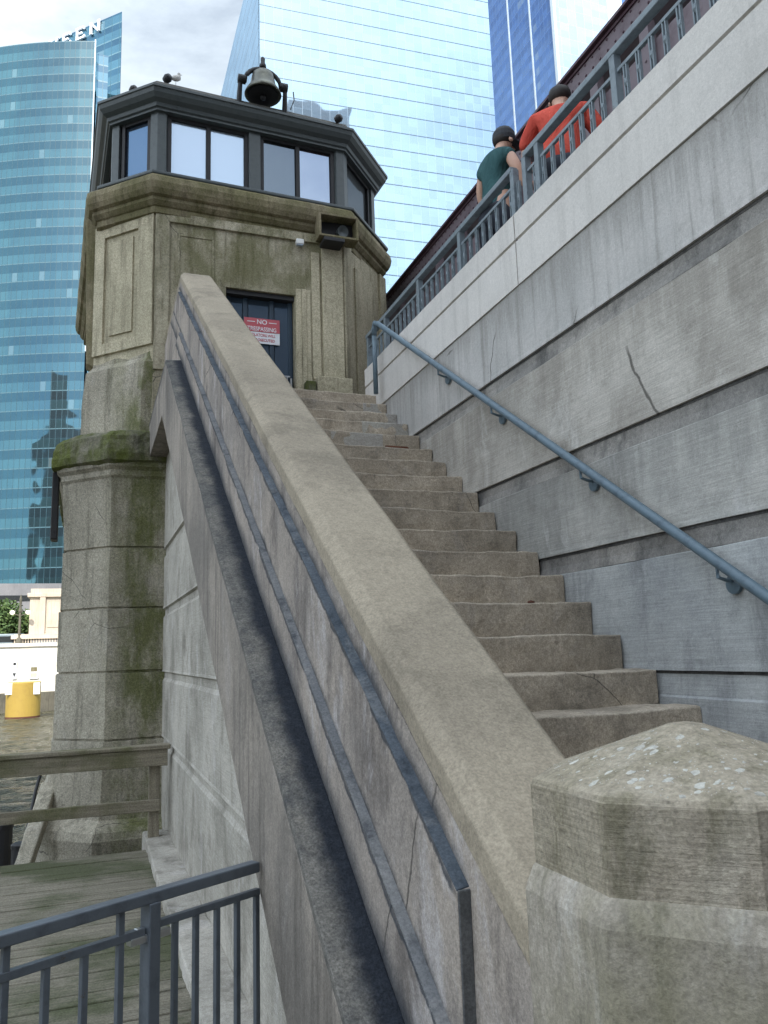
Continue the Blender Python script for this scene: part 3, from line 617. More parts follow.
for i, k in ((2, 3), (6, 7), (4, 5), (3, 4), (5, 6)):
    Lk = (I[k]-I[i]).length; window(I[i], I[k], .18, Lk-.18, 2, ['pane_dark']*2)
lrings([(-.5, 5.9), (-.5, 5.96)]).obj('lantern_floor', 'dark', bh)
# white curved seat-like form behind the third pane: pale hood inside
# door
dr = B().box(DX0+.012, DX1-.012, 9.63, 9.68, 2.57, DZ-.012).obj('door', 'door', bh)
B().box(DX0, DX1, 9.52, 9.63, DZ-.06, DZ-.001).obj('door_head', 'dark', bh)
for x0, x1, z0, z1 in ((1.58, 1.72, 2.7, 4.42), (1.80, 2.06, 3.55, 4.42), (2.14, 2.32, 3.45, 4.42), (1.80, 2.06, 2.7, 3.45), (2.14, 2.32, 2.7, 3.38)):
    B().box(x0, x1, 9.618, 9.629, z0, z1).obj('door_panel', 'door_glass', dr)
for x in (1.76, 2.10, 1.545, 2.345): B().box(x-.028, x+.028, 9.60, 9.629, 2.6, DZ-.06).obj('door_stile', 'door', dr, .004)
b = B(); b.box(2.23, 2.33, 9.585, 9.60, 3.48, 3.50); b.box(2.245, 2.26, 9.58, 9.60, 3.41, 3.48); b.box(2.285, 2.30, 9.58, 9.60, 3.42, 3.48); b.tube([(2.34, 9.57, 3.46), (2.34, 9.57, 2.75)], .012, 8)
b.obj('handle', 'steel', dr)
# sign on the door
sg = thing('warning_sign', 'red and white no trespassing sign fixed to the dark door', 'sign', (1.98, 9.59, 3.98))
p0 = ay(240, 317, 9.59); SX0, SX1, SZ0, SZ1 = 1.74, 2.20, 3.90, 4.235
B().box(SX0, SX1, 9.588, 9.594, SZ0, SZ1).obj('sign_board', 'white', sg)
B().box(SX0, SX1, 9.584, 9.5875, SZ0+.155, SZ1).obj('red_field', 'red', sg)
def text(s, size, loc, mat, parent, rot=(math.pi/2, 0, 0), sx=1., ext=.0015, name='lettering', align='CENTER'):
    c = bpy.data.curves.new(name, 'FONT'); c.body = s; c.size = size; c.extrude = ext; c.align_x = align; c.align_y = 'CENTER'; c.offset = size*.012
    o = bpy.data.objects.new(name, c); COL.objects.link(o)
    bpy.context.view_layer.update()
    me = bpy.data.meshes.new_from_object(o.evaluated_get(bpy.context.evaluated_depsgraph_get())); bpy.data.objects.remove(o)
    me.materials.clear(); me.materials.append(M[mat])
    mt = Matrix.Translation(loc) @ (Matrix.Rotation(rot[2], 4, 'Z') @ Matrix.Rotation(rot[0], 4, 'X')) @ Matrix.Diagonal((sx, 1, 1, 1))
    me.transform(mt)
    o = bpy.data.objects.new(name, me); COL.objects.link(o)
    if parent is not None: o.parent = parent; o.matrix_parent_inverse = Matrix.Translation(-parent_loc(parent))
    return o
cx_ = (SX0+SX1)/2
text('NO', .085, (cx_, 9.583, SZ1-.05), 'white', sg); text('TRESPASSING', .078, (cx_, 9.583, SZ1-.145), 'white', sg, sx=.8)
for x in (cx_-.14, cx_+.14): B().box(x-.05, x+.05, 9.5815, 9.5835, SZ1-.055, SZ1-.045).obj('sign_rule', 'white', sg)
text('VIOLATORS WILL', .052, (cx_, 9.5865, SZ0+.11), 'red', sg, sx=.85); text('BE PROSECUTED', .052, (cx_, 9.5865, SZ0+.045), 'red', sg, sx=.85)

# body lower stages: plinth, capital, pier
PX = dict(x1=.95, cl=.66, cr=.3)
b = B().loft([octo(d, z, x0=x0, **PX) for d, z, x0 in ((.0, 2.62, .50), (.0, 3.10, .50), (-.002, 3.50, .53), (-.03, 3.58, .58), (-.03, 3.74, .60))])
o = b.obj('shaft_plinth', 'stone', bh); rough_up(o, .006, .12, 41)
def pr(d, z, x0=.2, yf=9.4): return octo(d, z, x0=x0, yf=yf, x1=3.0, cl=.50, cr=.9)
def clampx(rings): return rings
def pc(d, z, x0=.2): return octo(d, z, x0=x0, yf=9.4, x1=.95, cl=.50, cr=.3)
b = B().loft([pc(.06, 2.18, .2), pc(.15, 2.22, .2), pc(.16, 2.30), pc(.145, 2.50, .22), pc(.11, 2.57, .26), pc(.0, 2.61, .36)])
o = b.obj('capital', 'stoned', bh); rough_up(o, .028, .09, 42)
prof = []
zj = [2.10, 1.24, .56, -.14, -.86, -1.40]
rg = [pr(.10, 2.22), pr(.10, 2.16), pr(.055, 2.12), pr(.055, 2.06), pr(.03, 2.03)]
wd = [.0, .012, .03, .042, .055, .06]
for i in range(1, 5):
    dd = wd[i-1]
    rg += [pr(dd, zj[i]+.014), pr(dd-.022, zj[i]+.008), pr(dd-.022, zj[i]-.008), pr(wd[i], zj[i]-.014)]
rg += [pr(.065, -1.12), pr(.08, -1.35), pr(.10, -1.56), pr(.12, -1.66), pr(.19, -1.71), pr(.25, -1.76), pr(.28, -1.84), pr(.27, -1.98), pr(.29, -2.3), pr(.45, -3.2), pr(.6, -5.4)]
o = B().loft(rg).obj('pier', 'stone', bh); rough_up(o, .008, .13, 43)
q0, q1 = ay(50, 786, 9.95), ay(22, 872, 9.1); o = B().bar(q0, q1, .16, .14).obj('skirt_kerb', 'stone', bh, .02); rough_up(o, .01, .08, 44)
# rusty bracket strip on the river side
b = B(); a = A7; b.loft([[Vector((a.x-.0, a.y-.0, 3.60)), Vector((a.x-.09, a.y+.05, 3.66)), Vector((a.x-.09, a.y+.3, 3.66)), Vector((a.x, a.y+.3, 3.6))], [Vector((a.x-.0, a.y, 5.5)), Vector((a.x-.14, a.y+.05, 5.66)), Vector((a.x-.14, a.y+.3, 5.66)), Vector((a.x, a.y+.3, 5.5))]])
b.obj('river_side_bay', 'corn', bh, .01)
p1, p2 = Vector((-.47, 9.98, 2.15)), Vector((-.38, 9.95, 1.35))
b = B(); b.box(-.455, -.38, 9.98, 10.25, 1.4, 2.2); b.obj('iron_bracket', 'dark', bh, .01)

# things on the house
def place(u, v, Y): return ay(u, v, Y)
# bell
c = ay(263, 93, 9.42); c = Vector((c.x, c.y, c.z)); bell = thing('roof_bell', 'dark bronze bell in an arched iron yoke on the roof edge', 'bell', (c.x, c.y, 7.3))
bz = c.z
B().lathe([(.0, -.03), (.205, -.03), (.232, -.045), (.245, -.03), (.215, .03), (.175, .09), (.155, .19), (.14, .26), (.10, .30), (.0, .315)], (c.x, c.y, bz), 28).obj('bell_body', 'bell', bell, smooth=True)
B().lathe([(.0, -.028), (.2, -.034), (.2, -.032), (.0, -.02)], (c.x, c.y, bz-.006), 24).obj('bell_mouth', 'dark', bell)
B().lathe([(.0, -.07), (.035, -.06), (.04, -.03), (.0, .0)], (c.x, c.y, bz-.03), 12).obj('clapper', 'dark', bell, smooth=True)
arc = [Vector((c.x+.245*math.cos(t), c.y, bz+.11+.24*math.sin(t))) for t in [math.pi*k/12 for k in range(13)]]
B().tube(arc, .03, 8).obj('yoke', 'dark', bell, smooth=True)
B().lathe([(.05, 0), (.045, .05), (.03, .09), (.032, .15), (.0, .19)], (c.x, c.y, bz+.36), 12).obj('finial', 'dark', bell, smooth=True)
for s in (-1, 1):
    x = c.x+s*.30
    b = B(); b.tube([(x, c.y, bz+.13), (x+s*.01, c.y+.1, 7.08)], [.028, .04], 8); b.obj('support', 'dark', bell)
    B().lathe([(.0, -.06), (.06, -.05), (.06, .05), (.0, .06)], (c.x+s*.28, c.y, bz+.14), 10, Vector((1, 0, 0))).obj('bearing', 'dark', bell, smooth=True)
B().tube([(c.x+.40, c.y-.05, bz+.07), (c.x+.41, c.y-.05, bz-.05), (c.x+.36, c.y-.05, bz-.2)], .008, 6).obj('pull_chain', 'dark', bell)
# loudspeaker on the cornice
c = ay(338, 228, 9.32)
sp = thing('loudspeaker', 'boxed grey loudspeaker mounted on the cornice above the door side', 'loudspeaker', (c.x, 9.35, c.z-.17))
w, h = .27, .165
b = B(); x0, x1, z0, z1 = c.x-w, c.x+w, c.z-h, c.z+h
for q in ((x0, x0+.03, z0, z1), (x1-.03, x1, z0, z1), (x0+.031, x1-.031, z0, z0+.03), (x0+.031, x1-.031, z1-.03, z1)): b.box(q[0], q[1], 9.27, 9.5, q[2], q[3])
b.box(x0+.01, x1-.01, 9.46, 9.5, z0+.01, z1-.01); b.obj('housing', 'corn', sp, .006)
B().box(x0+.032, x1-.032, 9.44, 9.458, z0+.032, z1-.032).obj('baffle', 'dark', sp)
B().lathe([(.03, 0), (.05, .05), (.075, .12), (.08, .14), (.0, .10)], (c.x+.03, 9.43, c.z-.01), 14, Vector((.25, -1, -.3))).obj('horn', 'frame', sp)
B().box(c.x-.22, c.x+.06, 9.22, 9.46, z0-.085, z0-.03).obj('bracket', 'dark', sp, .01)
c = ay(300, 242, 9.42); s_ = thing('wall_lamp', 'small white box lamp on the wall left of the loudspeaker', 'lamp', (c.x, 9.46, c.z))
B().box(c.x-.05, c.x+.05, 9.40, 9.47, c.z-.03, c.z+.04).obj('lamp_body', 'plast', s_, .008); B().box(c.x-.04, c.x+.04, 9.41, 9.46, c.z-.045, c.z-.03).obj('lens', 'pane_bright', s_)
# roof fixtures and a gull
def flood(u, v, Y, lab, sc=1.):
    c = ay(u, v, Y); t = thing('roof_floodlight', lab, 'floodlight', (c.x, c.y, 7.4), 'small lamps along the roof edge')
    B().lathe([(.0, -.06*sc), (.06*sc, -.05*sc), (.075*sc, .03*sc), (.05*sc, .08*sc), (.0, .09*sc)], c, 12, Vector((.5, -.8, .2))).obj('lamp_head', 'dark', t, smooth=True)
    B().tube([c, (c.x, c.y+.02, 7.3)], .018, 6).obj('stem', 'dark', t)
flood(167, 79, 9.5, 'largest dark floodlight beside the gull at the roof corner', .75)
flood(133, 90, 9.85, 'small dark floodlight on the far left roof edge', .7)
flood(338, 119, 9.5, 'dark floodlight on the right part of the roof edge', .75)
c = ay(176, 74, 9.5)
GC = c.copy(); g = B(); g.lathe([(.0, -.13), (.03, -.11), (.06, -.04), (.065, .03), (.045, .09), (.0, .11)], c, 12, Vector((.9, .2, .35)))
g.lathe([(.0, -.035), (.03, -.02), (.036, .0), (.028, .02), (.0, .035)], c+Vector((.06, .01, .11)), 10)
g.tube([c+Vector((.07, .01, .04)), c+Vector((.065, .01, .1))], .03, 8); g.tube([c+Vector((.09, .01, .11)), c+Vector((.13, .01, .1))], [.012, .003], 6)
g.tube([c+Vector((0, 0, -.02)), (c.x, c.y, c.z-.2)], .006, 5)
g.v = [tuple(GC+Vector((0, 0, -.06))+(Vector(v)-GC)*.62) for v in g.v]; o = g.obj('gull', 'gull', smooth=True); tag(o, 'pale gull perched on the left corner of the lantern roof', 'gull')

# ------------------------------------------------------------------ metal gate in the lower left
P1 = az(259, 866, -.72); P1 = az(256, 866, -.735); P2_ = az(0, 940, -.735); P2_.z = P1.z
gdv = (P2_-P1).normalized(); up = Vector((0, 0, 1))
gt = thing('metal_gate', 'slate grey steel gate with thin bars across the boardwalk', 'gate', (P1.x, P1.y, GZ))
def gp(s, dz=0): q = P1+gdv*s; return Vector((q.x, q.y, q.z+dz))
B().bar(gp(-.0), gp(2.2), .045, .035).obj('top_rail', 'gate', gt, .004)
B().bar(gp(-.01, -.085), gp(.40, -.085), .022, .022).obj('middle_rail', 'gate', gt, .002); B().bar(gp(.45, -.095), gp(2.2, -.095), .024, .024).obj('middle_rail', 'gate', gt, .002)
B().bar(gp(0, -.93), gp(2.2, -.93), .03, .03).obj('bottom_rail', 'gate', gt, .003)
B().bar(gp(.425, -.015), gp(.425, GZ-P1.z), .055, .04, up=gdv).obj('post', 'gate', gt, .004)
for i, s in enumerate([.0, .085, .17, .255, .335]): B().bar(gp(s, -.085), gp(s, -.93), .018, .018, up=gdv).obj('baluster', 'gate', gt, .002)
for i, s in enumerate([.53, .645, .76, .875, .99, 1.1, 1.22, 1.34, 1.46]):
    B().bar(gp(s, -.01 if i in (0, 3) else -.095), gp(s, -.93), .02, .02, up=gdv).obj('baluster', 'gate', gt, .002)
b = B(); b.bar(gp(.36, -.115), gp(.50, -.115), .03, .022); b.lathe([(.0, -.012), (.02, -.01), (.02, .01), (.0, .012)], gp(.47, -.10), 10, Vector((-gdv.y, gdv.x, 0))); b.obj('latch', 'steel', gt, .003)

# ------------------------------------------------------------------ timber railing at the end of the boardwalk
tr = thing('timber_railing', 'weathered timber railing with two rails at the river end of the boardwalk', 'railing', (-1.5, 8.3, GZ))
o = B().box(-4.2, .77, 8.19, 8.35, -.865, -.825).obj('cap_rail', 'wood', tr, .008); rough_up(o, .006, .15, 51)
o = B().box(-4.2, .745, 8.21, 8.25, -1.02, -.866).obj('upper_board', 'wood', tr, .005); rough_up(o, .005, .15, 52)
o = B().box(-4.2, .68, 8.235, 8.275, -1.43, -1.325).obj('lower_board', 'wood', tr, .006); rough_up(o, .006, .15, 53)
for x in (.63, -.83, -2.4, -3.9): B().box(x-.05, x+.05, 8.276, 8.36, GZ-.1, -.866).obj('post', 'woodv', tr, .006)
# black hose and ramp kerb behind the railing, piles in the water
h0 = [az(18, 862, -2.2), az(27, 835, -2.1), az(38, 808, -2.05), az(52, 780, -1.9)]
hs = B().tube([Vector((-.62, 8.75, -2.25)), Vector((-.58, 9.1, -2.0)), Vector((-.55, 9.5, -1.75)), Vector((-.50, 9.95, -1.40)), Vector((-.43, 10.1, -1.1))], .018, 8).obj('black_hose', 'dark', smooth=True)
tag(hs, 'thin black hose running up the flared foot of the stone pier', 'hose')
for i, (u, v, Y, lab) in enumerate(((3, 828, 12.5, 'dark timber pile in the water, cut by the left picture edge'), (22, 848, 11.6, 'short dark pile with a rusty top beside the pier foot'))):
    c = ay(u, v, Y); t = thing('mooring_pile', lab, 'pile', (c.x, c.y, WZ-.3), 'mooring piles by the pier')
    B().tube([(c.x, c.y, WZ-.5), (c.x, c.y, c.z)], [.14, .125], 12).obj('pile_shaft', 'dark', t); B().lathe([(.13, 0), (.135, .05), (.1, .07), (0, .08)], c, 12).obj('pile_cap', 'dark', t)

# ------------------------------------------------------------------ far bank
fq = B(); fq.box(-300, 200, 88, 90, WZ-1, -3.0); o = fq.obj('far_quay', 'fquay'); o['kind'] = 'structure'
z_top = ay(30, 643, 92).z
fw = thing('river_wall', 'bright sunlit white river wall on the far bank', 'wall', (-8, 92, -3))
B().box(-120, 60, 90.2, 92, -3.4, z_top-.4).obj('wall_face', 'fbank', fw)
B().box(-120, 60, 90.0, 92.1, z_top-.39, z_top-.05).obj('wall_coping', 'fbank', fw)
# stone pavilion
pv = thing('stone_pavilion', 'small pale limestone bridge pavilion across the river', 'pavilion', (-4, 94, 0))
pl, prr = ay(29, 625, 93).x, ay(29, 625, 93).x+7.5
zt, zb = ay(45, 592, 93).z, ay(45, 634, 93).z
B().box(pl, prr, 93, 99, zb, zt-.55).obj('wall', 'pav', pv, .03)
B().box(pl-.25, prr+.25, 92.7, 99.2, zt-.55, zt-.12).obj('cornice', 'pav', pv, .05); B().box(pl+.05, prr-.05, 92.9, 99.0, zt-.12, zt+.35).obj('attic', 'pav', pv, .03)
b = B(); b.box(pl-1.6, prr+2, 91.9, 99.2, zb-.5, zb-.1); b.box(pl-1.3, prr+2, 92.1, 99, zb-.1, zb); b.obj('base', 'pav', pv, .03)
for x in (pl+1.0, pl+3.3, pl+5.6): B().box(x, x+.55, 92.75, 93, zb, zt-.56).obj('pilaster', 'pav', pv, .02)
for x in (pl+1.75, pl+4.05): B().box(x, x+1.35, 92.93, 93, zb+.7, zt-1.1).obj('niche_panel', 'pav', pv, .02)
b = B()
for i in range(46): b.box(pl-1.3+i*.26, pl-1.2+i*.26, 92.1, 92.3, zb-.95, zb-.5)
b.obj('balustrade', 'pav', pv)
# lamp cluster in front of the pavilion
c = ay(20, 618, 92); lp = thing('globe_street_lamp', 'ornate street lamp with pale globes beside the pavilion', 'street lamp', (c.x, 92, zb-1))
B().lathe([(.35, 0), (.3, .5), (.14, .7), (.11, 3.2), (.2, 3.4), (.1, 3.8), (.14, 4.6), (0, 5.2)], (c.x, 92, zb-1), 10).obj('post', 'fquay', lp)
nE = N('lamp_globe'); nE.b.inputs['Emission Color'].default_value = (1, .9, .7, 1); nE.b.inputs['Emission Strength'].default_value = .6
M['globe'] = nE.done((.8, .75, .65), .4)
for s in (-1, 1):
    B().tube([(c.x, 92, zb+1.9), (c.x+s*.55, 92, zb+2.1)], .05, 6).obj('arm', 'fquay', lp)
    B().lathe([(.0, -.24), (.2, -.15), (.25, 0), (.2, .16), (.0, .25)], (c.x+s*.75, 92, zb+2.25), 12).obj('globe', 'globe', lp, smooth=True)
# tree on the far street
def tree(name, lab, c, R, H, n_, leaf, grp=None):
    t = thing(name, lab, 'tree', c, grp); c = Vector(c); rr = random.Random(int(R*100))
    b = B(); b.tube([c, c+Vector((0, 0, H*.35)), c+Vector((.3, .1, H*.7))], [R*.07, R*.05, R*.02], 8)
    for k in range(5):
        a = k*1.3; b.tube([c+Vector((0, 0, H*(.3+.06*k))), c+Vector((math.cos(a)*R*.7, math.sin(a)*R*.7, H*(.55+.07*k)))], [R*.03, R*.01], 6)
    b.obj('trunk', 'woodv', t); b = B()
    cl = [(Vector((rr.uniform(-1, 1), rr.uniform(-1, 1), rr.uniform(-.8, .8))), rr.uniform(.3, .55)) for _ in range(16)]
    for i in range(n_):
        q, s_ = rr.choice(cl); p = q.copy().normalized()*min(q.length, .72)+Vector((rr.gauss(0, 1), rr.gauss(0, 1), rr.gauss(0, 1))).normalized()*s_*rr.random()**.33
        p = c+Vector((p.x*R, p.y*R, H*.62+p.z*H*.36)); e1 = Vector((rr.gauss(0, 1), rr.gauss(0, 1), rr.gauss(0, 1))).normalized()*leaf; e2 = e1.orthogonal().normalized()*leaf*.6
        b.add([p-e1, p-e2, p+e1, p+e2], [(0, 1, 2, 3)])
    b.obj('crown', 'leaf', t)
n = N('street_tree_leaves'); M['leaf'] = n.done(n.mix(n.ramp(n.noise(.9, 4), .35, .65), (.035, .07, .022), (.085, .13, .04)), .7)
c = ay(4, 632, 97); tree('street_tree', 'bushy green street tree left of the pavilion', (c.x, 97, -1), 3.2, 8.0, 4500, .22)
c = ay(-22, 632, 99); tree('street_tree', 'darker green street tree just outside the left edge', (c.x, 99, -1), 3.4, 8.5, 2500, .24)
# parked van roof peeking over the wall
c = ay(6, 641, 91); 
van = thing('parked_van', 'pale blue van parked behind the far river wall', 'van', (c.x, 93.4, -1))
zv = ay(6, 634, 93).z
b = B(); b.loft([[Vector((x, y, z)) for x, z in ((c.x-2.6, -.6), (c.x+2.2, -.6), (c.x+2.3, zv-1.0), (c.x+1.5, zv), (c.x-2.5, zv))] for y in (92.6, 94.4)])
b.obj('body', 'brail', van, .08); B().box(c.x-1.6, c.x+1.0, 92.57, 92.59, zv-.85, zv-.25).obj('side_window', 'pane_dark', van)
for x in (c.x-1.7, c.x+1.5): B().lathe([(0, 0), (.35, 0), (.35, .2), (0, .2)], (x, 92.6, -.65), 16, Vector((0, 1, 0))).obj('wheel', 'dark', van)
# yellow mooring dolphin
c = ay(22.5, 717, 80); rW = (ay(40, 700, 80)-ay(5, 700, 80)).length/2
yd = thing('mooring_dolphin', 'broad yellow steel mooring drum with two notice boards standing in the river', 'mooring dolphin', (c.x, 80, WZ))
ztop = ay(22, 682, 80).z
B().lathe([(rW*.97, WZ-.6), (rW*.97, WZ+.02), (rW, WZ+.3), (rW, ztop-.06), (rW*.96, ztop), (0, ztop+.02)], (c.x, 80, 0), 36).obj('drum', 'yel', yd, .02)
B().lathe([(rW*1.005, WZ-.3), (rW*1.005, WZ+.28)], (c.x, 80, 0), 36).obj('waterline_band', 'rust', yd)
for u, v0, v1, w in ((35, 683, 694, .42), (9, 684, 694, .3)):
    q = ay(u, (v0+v1)/2, 80-rW*.75); B().box(q.x-w*1.0, q.x+w*1.0, q.y-.06, q.y, q.z-.5, q.z+.5).obj('notice_board', 'white', yd, .02)
# signs above it on the wall
c = ay(34, 672, 90.1); s1 = thing('wall_notice', 'white wall notice with a small picture above the yellow drum', 'sign', (c.x, 90.1, c.z))
B().box(c.x-.42, c.x+.42, 90.02, 90.15, c.z-.65, c.z+.65).obj('notice_panel', 'white', s1); B().box(c.x-.3, c.x+.3, 90.0, 90.018, c.z+.05, c.z+.5).obj('picture_field', 'corn', s1); B().box(c.x-.3, c.x+.3, 90.0, 90.018, c.z-.5, c.z-.08).obj('picture_field', 'pav', s1)
c = ay(14.5, 670, 90.1); s2 = thing('channel_marker', 'narrow black and white marker on the white river wall', 'marker', (c.x, 90.1, c.z))
B().box(c.x-.2, c.x+.2, 90.03, 90.15, c.z-.9, c.z+.9).obj('marker_board', 'white', s2)
b = B(); b.lathe([(.0, 0), (.15, 0), (.15, .02), (0, .02)], (c.x, 90.03, c.z+.6), 12, Vector((0, -1, 0))); b.add([(c.x-.17, 90.01, c.z-.3), (c.x+.17, 90.01, c.z-.3), (c.x, 90.01, c.z-.75)], [(0, 1, 2)]); b.obj('marker_symbol', 'dark', s2)

# ------------------------------------------------------------------ glass towers
# curved teal tower
cA = ay(95, 41, 150); RA = 85.; ccx, ccy = cA.x+RA*math.sin(math.radians(16)), 150+RA*math.cos(math.radians(16))
M['teal_f'] = facade('teal_curved_curtain_wall', 3.6, 1.05, (.014, .050, .062), (.008, .031, .043), (.072, .165, .20), (.042, .11, .145), (.05, .11, .135), (.012, .045, .06), .62, arc=(ccx, ccy, RA), span=.5, lw=.025, mw=.08, wav=.14, wscale=.12)
gt1 = thing('glass_tower', 'curved teal glass office tower across the river at the left edge', 'office tower', (ccx, 170, -1))
ang = [math.radians(a) for a in range(-64, -15, 2)]
pts = [Vector((ccx+RA*math.sin(a), ccy-RA*math.cos(a), 0)) for a in ang]; 
pts = [p for i, p in enumerate(pts)]
poly = pts+[Vector((cA.x, 186, 0)), Vector((pts[0].x, 186, 0))]
B().loft([[Vector((p.x, p.y, z)) for p in poly] for z in (12.5, cA.z)]).obj('curved_facade', 'teal_f', gt1)
B().box(cA.x-.02, cA.x+.22, 149.75, 150.3, 56, cA.z+.2).obj('edge_trim', 'pale', gt1)
# fin behind with lettering
f1 = ay(122, 11.5, 160); f1b = Vector((f1.x, 160, f1.z)); fd = Vector((-1, .95, 0)).normalized(); 
M['fin_f'] = facade('teal_flat_curtain_wall', 3.6, 1.5, (.035, .11, .15), (.018, .065, .10), (.10, .21, .28), (.06, .14, .21), (.09, .18, .22), (.02, .08, .11), .6, span=.45, lw=.04, mw=.07, wav=.1)
a = Vector((f1.x, 160, 0)); e = a+fd*45; nrm = Vector((fd.y, -fd.x, 0))
zf = f1.z
B().loft([[Vector((p.x, p.y, z)) for p in (a, a+Vector((.2, 6, 0)), e+Vector((3, 4, 0)), e)] for z in (12.5, zf)]).obj('fin_wall', 'fin_f', gt1)
B().box(cA.x+.5, cA.x+2.6, 151.5, 158, 12.5, cA.z-1.5).obj('recess_wall', 'fin_f', gt1)
# serif letters fixed to the fin, built as strokes
def letters(word, start, d, hgt, wid, gap, z, parent, mat, out_):
    x = start
    S_ = {'E': [((0, 0), (0, 1)), ((-.12, 0), (.85, 0)), ((-.12, 1), (.8, 1)), ((0, .5), (.6, .5)), ((.85, 0), (.85, .2)), ((.8, .8), (.8, 1))],
          'N': [((0, 0), (0, 1)), ((0, 1), (.9, 0)), ((.9, 0), (.9, 1)), ((-.15, 1), (.1, 1)), ((-.15, 0), (.15, 0)), ((.75, 1), (1.05, 1))],
          'V': [((0, 1), (.45, 0)), ((.45, 0), (.9, 1)), ((-.15, 1), (.15, 1)), ((.75, 1), (1.05, 1))],
          'U': [((0, .25), (0, 1)), ((.85, .25), (.85, 1)), ((0, .25), (.2, 0)), ((.2, 0), (.65, 0)), ((.65, 0), (.85, .25)), ((-.15, 1), (.15, 1)), ((.7, 1), (1., 1))]}
    for ch in word:
        b = B()
        for k, (p, q) in enumerate(S_[ch]):
            P = start+d*((x_off(ch, p[0]))*wid)+Vector((0, 0, z+p[1]*hgt))+out_*(1+.0); Q = start+d*((x_off(ch, q[0]))*wid)+Vector((0, 0, z+q[1]*hgt))+out_
            b.bar(P, Q, .35, .45 if k < 3 else .32, up=Vector((0, 0, 1)) if abs((Q-P).z) < .1 else d)
        b.obj('letter', mat, parent); start = start+d*(wid+gap)
def x_off(ch, v): return v
outv = Vector((-.69, -.72, 0))*.35
dl = -fd                              # reading direction: towards the near edge
# near end of the word sits about 7 m in from the fin's edge
M['sgn'] = paint('white_sign_letters', (.85, .86, .9), (.8, .8, .85), .4, amt=.1)
startw = a+fd*24.0
lt = thing('rooftop_lettering', 'large white serif letters on the fin of the teal tower', 'lettering', tuple(startw+Vector((0, 0, zf-6))))
letters('UVEEN', startw, dl, 2.5, 2.4, 1.55, zf-2.65, lt, 'sgn', outv)
# podium
b = B(); b.box(-70, 30, 140, 190, -1, 12.4); b.obj('podium', 'pod', gt1)
for z in (4.4, 6.9, 9.6): B().box(-70, 30, 139.92, 140, z, z+.9).obj('podium_window', 'pane_dark', gt1)

# large pale glass tower with thin dark floor lines
n0 = ay(259.5, 0, 120)
M['mid_f'] = facade('pale_mirror_curtain_wall', 3.4, 1.6, (.19, .29, .40), (.19, .29, .40), (.27, .36, .43), (.27, .36, .43), (.02, .045, .07), (.26, .34, .42), .70, axis='x', span=.5, lw=.03, mw=.02, wav=.06, wscale=.08, rough=.02)
M['mid_s'] = facade('pale_mirror_side_wall', 3.4, 3.2, (.16, .26, .36), (.16, .26, .36), (.34, .48, .62), (.34, .48, .62), (.05, .08, .12), (.12, .2, .28), .7, axis='y', span=.5, lw=.03, mw=.03, wav=.06, wscale=.08)
gt2 = thing('glass_tower', 'huge pale sky reflecting glass tower with thin dark floor lines behind the bridge house', 'office tower', (n0.x, 120, -1))
mm = Matrix.Translation((n0.x, 120, 0)) @ Matrix.Rotation(math.radians(-3.5), 4, 'Z')
o = B().box(0, 43.4, 0, 1, -1, 125.5).obj('front_facade', 'mid_f', gt2); o.matrix_parent_inverse = Matrix.Identity(4); o.parent = None; o.parent = gt2; o.matrix_parent_inverse = Matrix.Translation(-Vector((n0.x, 120, -1))) @ mm
B().box(n0.x+.02, n0.x+42.4, 121.2, 175, -1, 125).obj('side_facade', 'mid_s', gt2)
# blue tower
n1 = ay(557, 60, 135)
M['blu_f'] = facade('deep_blue_curtain_wall', 3.8, 1.5, (.03, .10, .30), (.022, .08, .26), (.20, .31, .50), (.16, .26, .44), (.05, .12, .3), (.04, .11, .28), .55, axis='y', span=.5, lw=.03, mw=.12, wav=.05)
M['blu_s'] = facade('silver_blue_curtain_wall', 3.8, 2.2, (.28, .36, .48), (.28, .36, .48), (.42, .52, .66), (.42, .52, .66), (.30, .38, .52), (.36, .45, .58), .6, axis='x', span=.5, lw=.02, mw=.03, wav=.03)
gt3 = thing('glass_tower', 'deep blue glass tower with a silver side face right of the pale tower', 'office tower', (n1.x, 135, -1))
far = ax(488, 60, n1.x)
B().box(n1.x, n1.x+8, 135.02, far.y, -1, 330).obj('blue_facade', 'blu_f', gt3)
xr = ay(606, 10, 135).x
B().box(n1.x+.02, xr, 134.7, 135, -1, 330).obj('silver_facade', 'blu_s', gt3)
B().box(xr, ay(620, 0, 135).x, 134.5, 136, -1, 330).obj('white_edge', 'pale', gt3)
for u in (511, 533): q = ax(u, 60, n1.x); B().box(n1.x-.15, n1.x, q.y-.25, q.y+.25, -1, 329).obj('light_fin', 'pale', gt3)
B().box(n1.x-.5, n1.x+.2, 134.3, 135.3, -1, 329).obj('light_fin', 'pale', gt3)
q = ay(621, 5, 190); gt4 = thing('glass_tower', 'narrow dark blue tower seen above the girder at the top right', 'office tower', (q.x, 190, -1))
B().box(q.x, q.x+18, 190, 210, -1, 320).obj('facade', 'blu_s2' if False else 'blu_f', gt4)

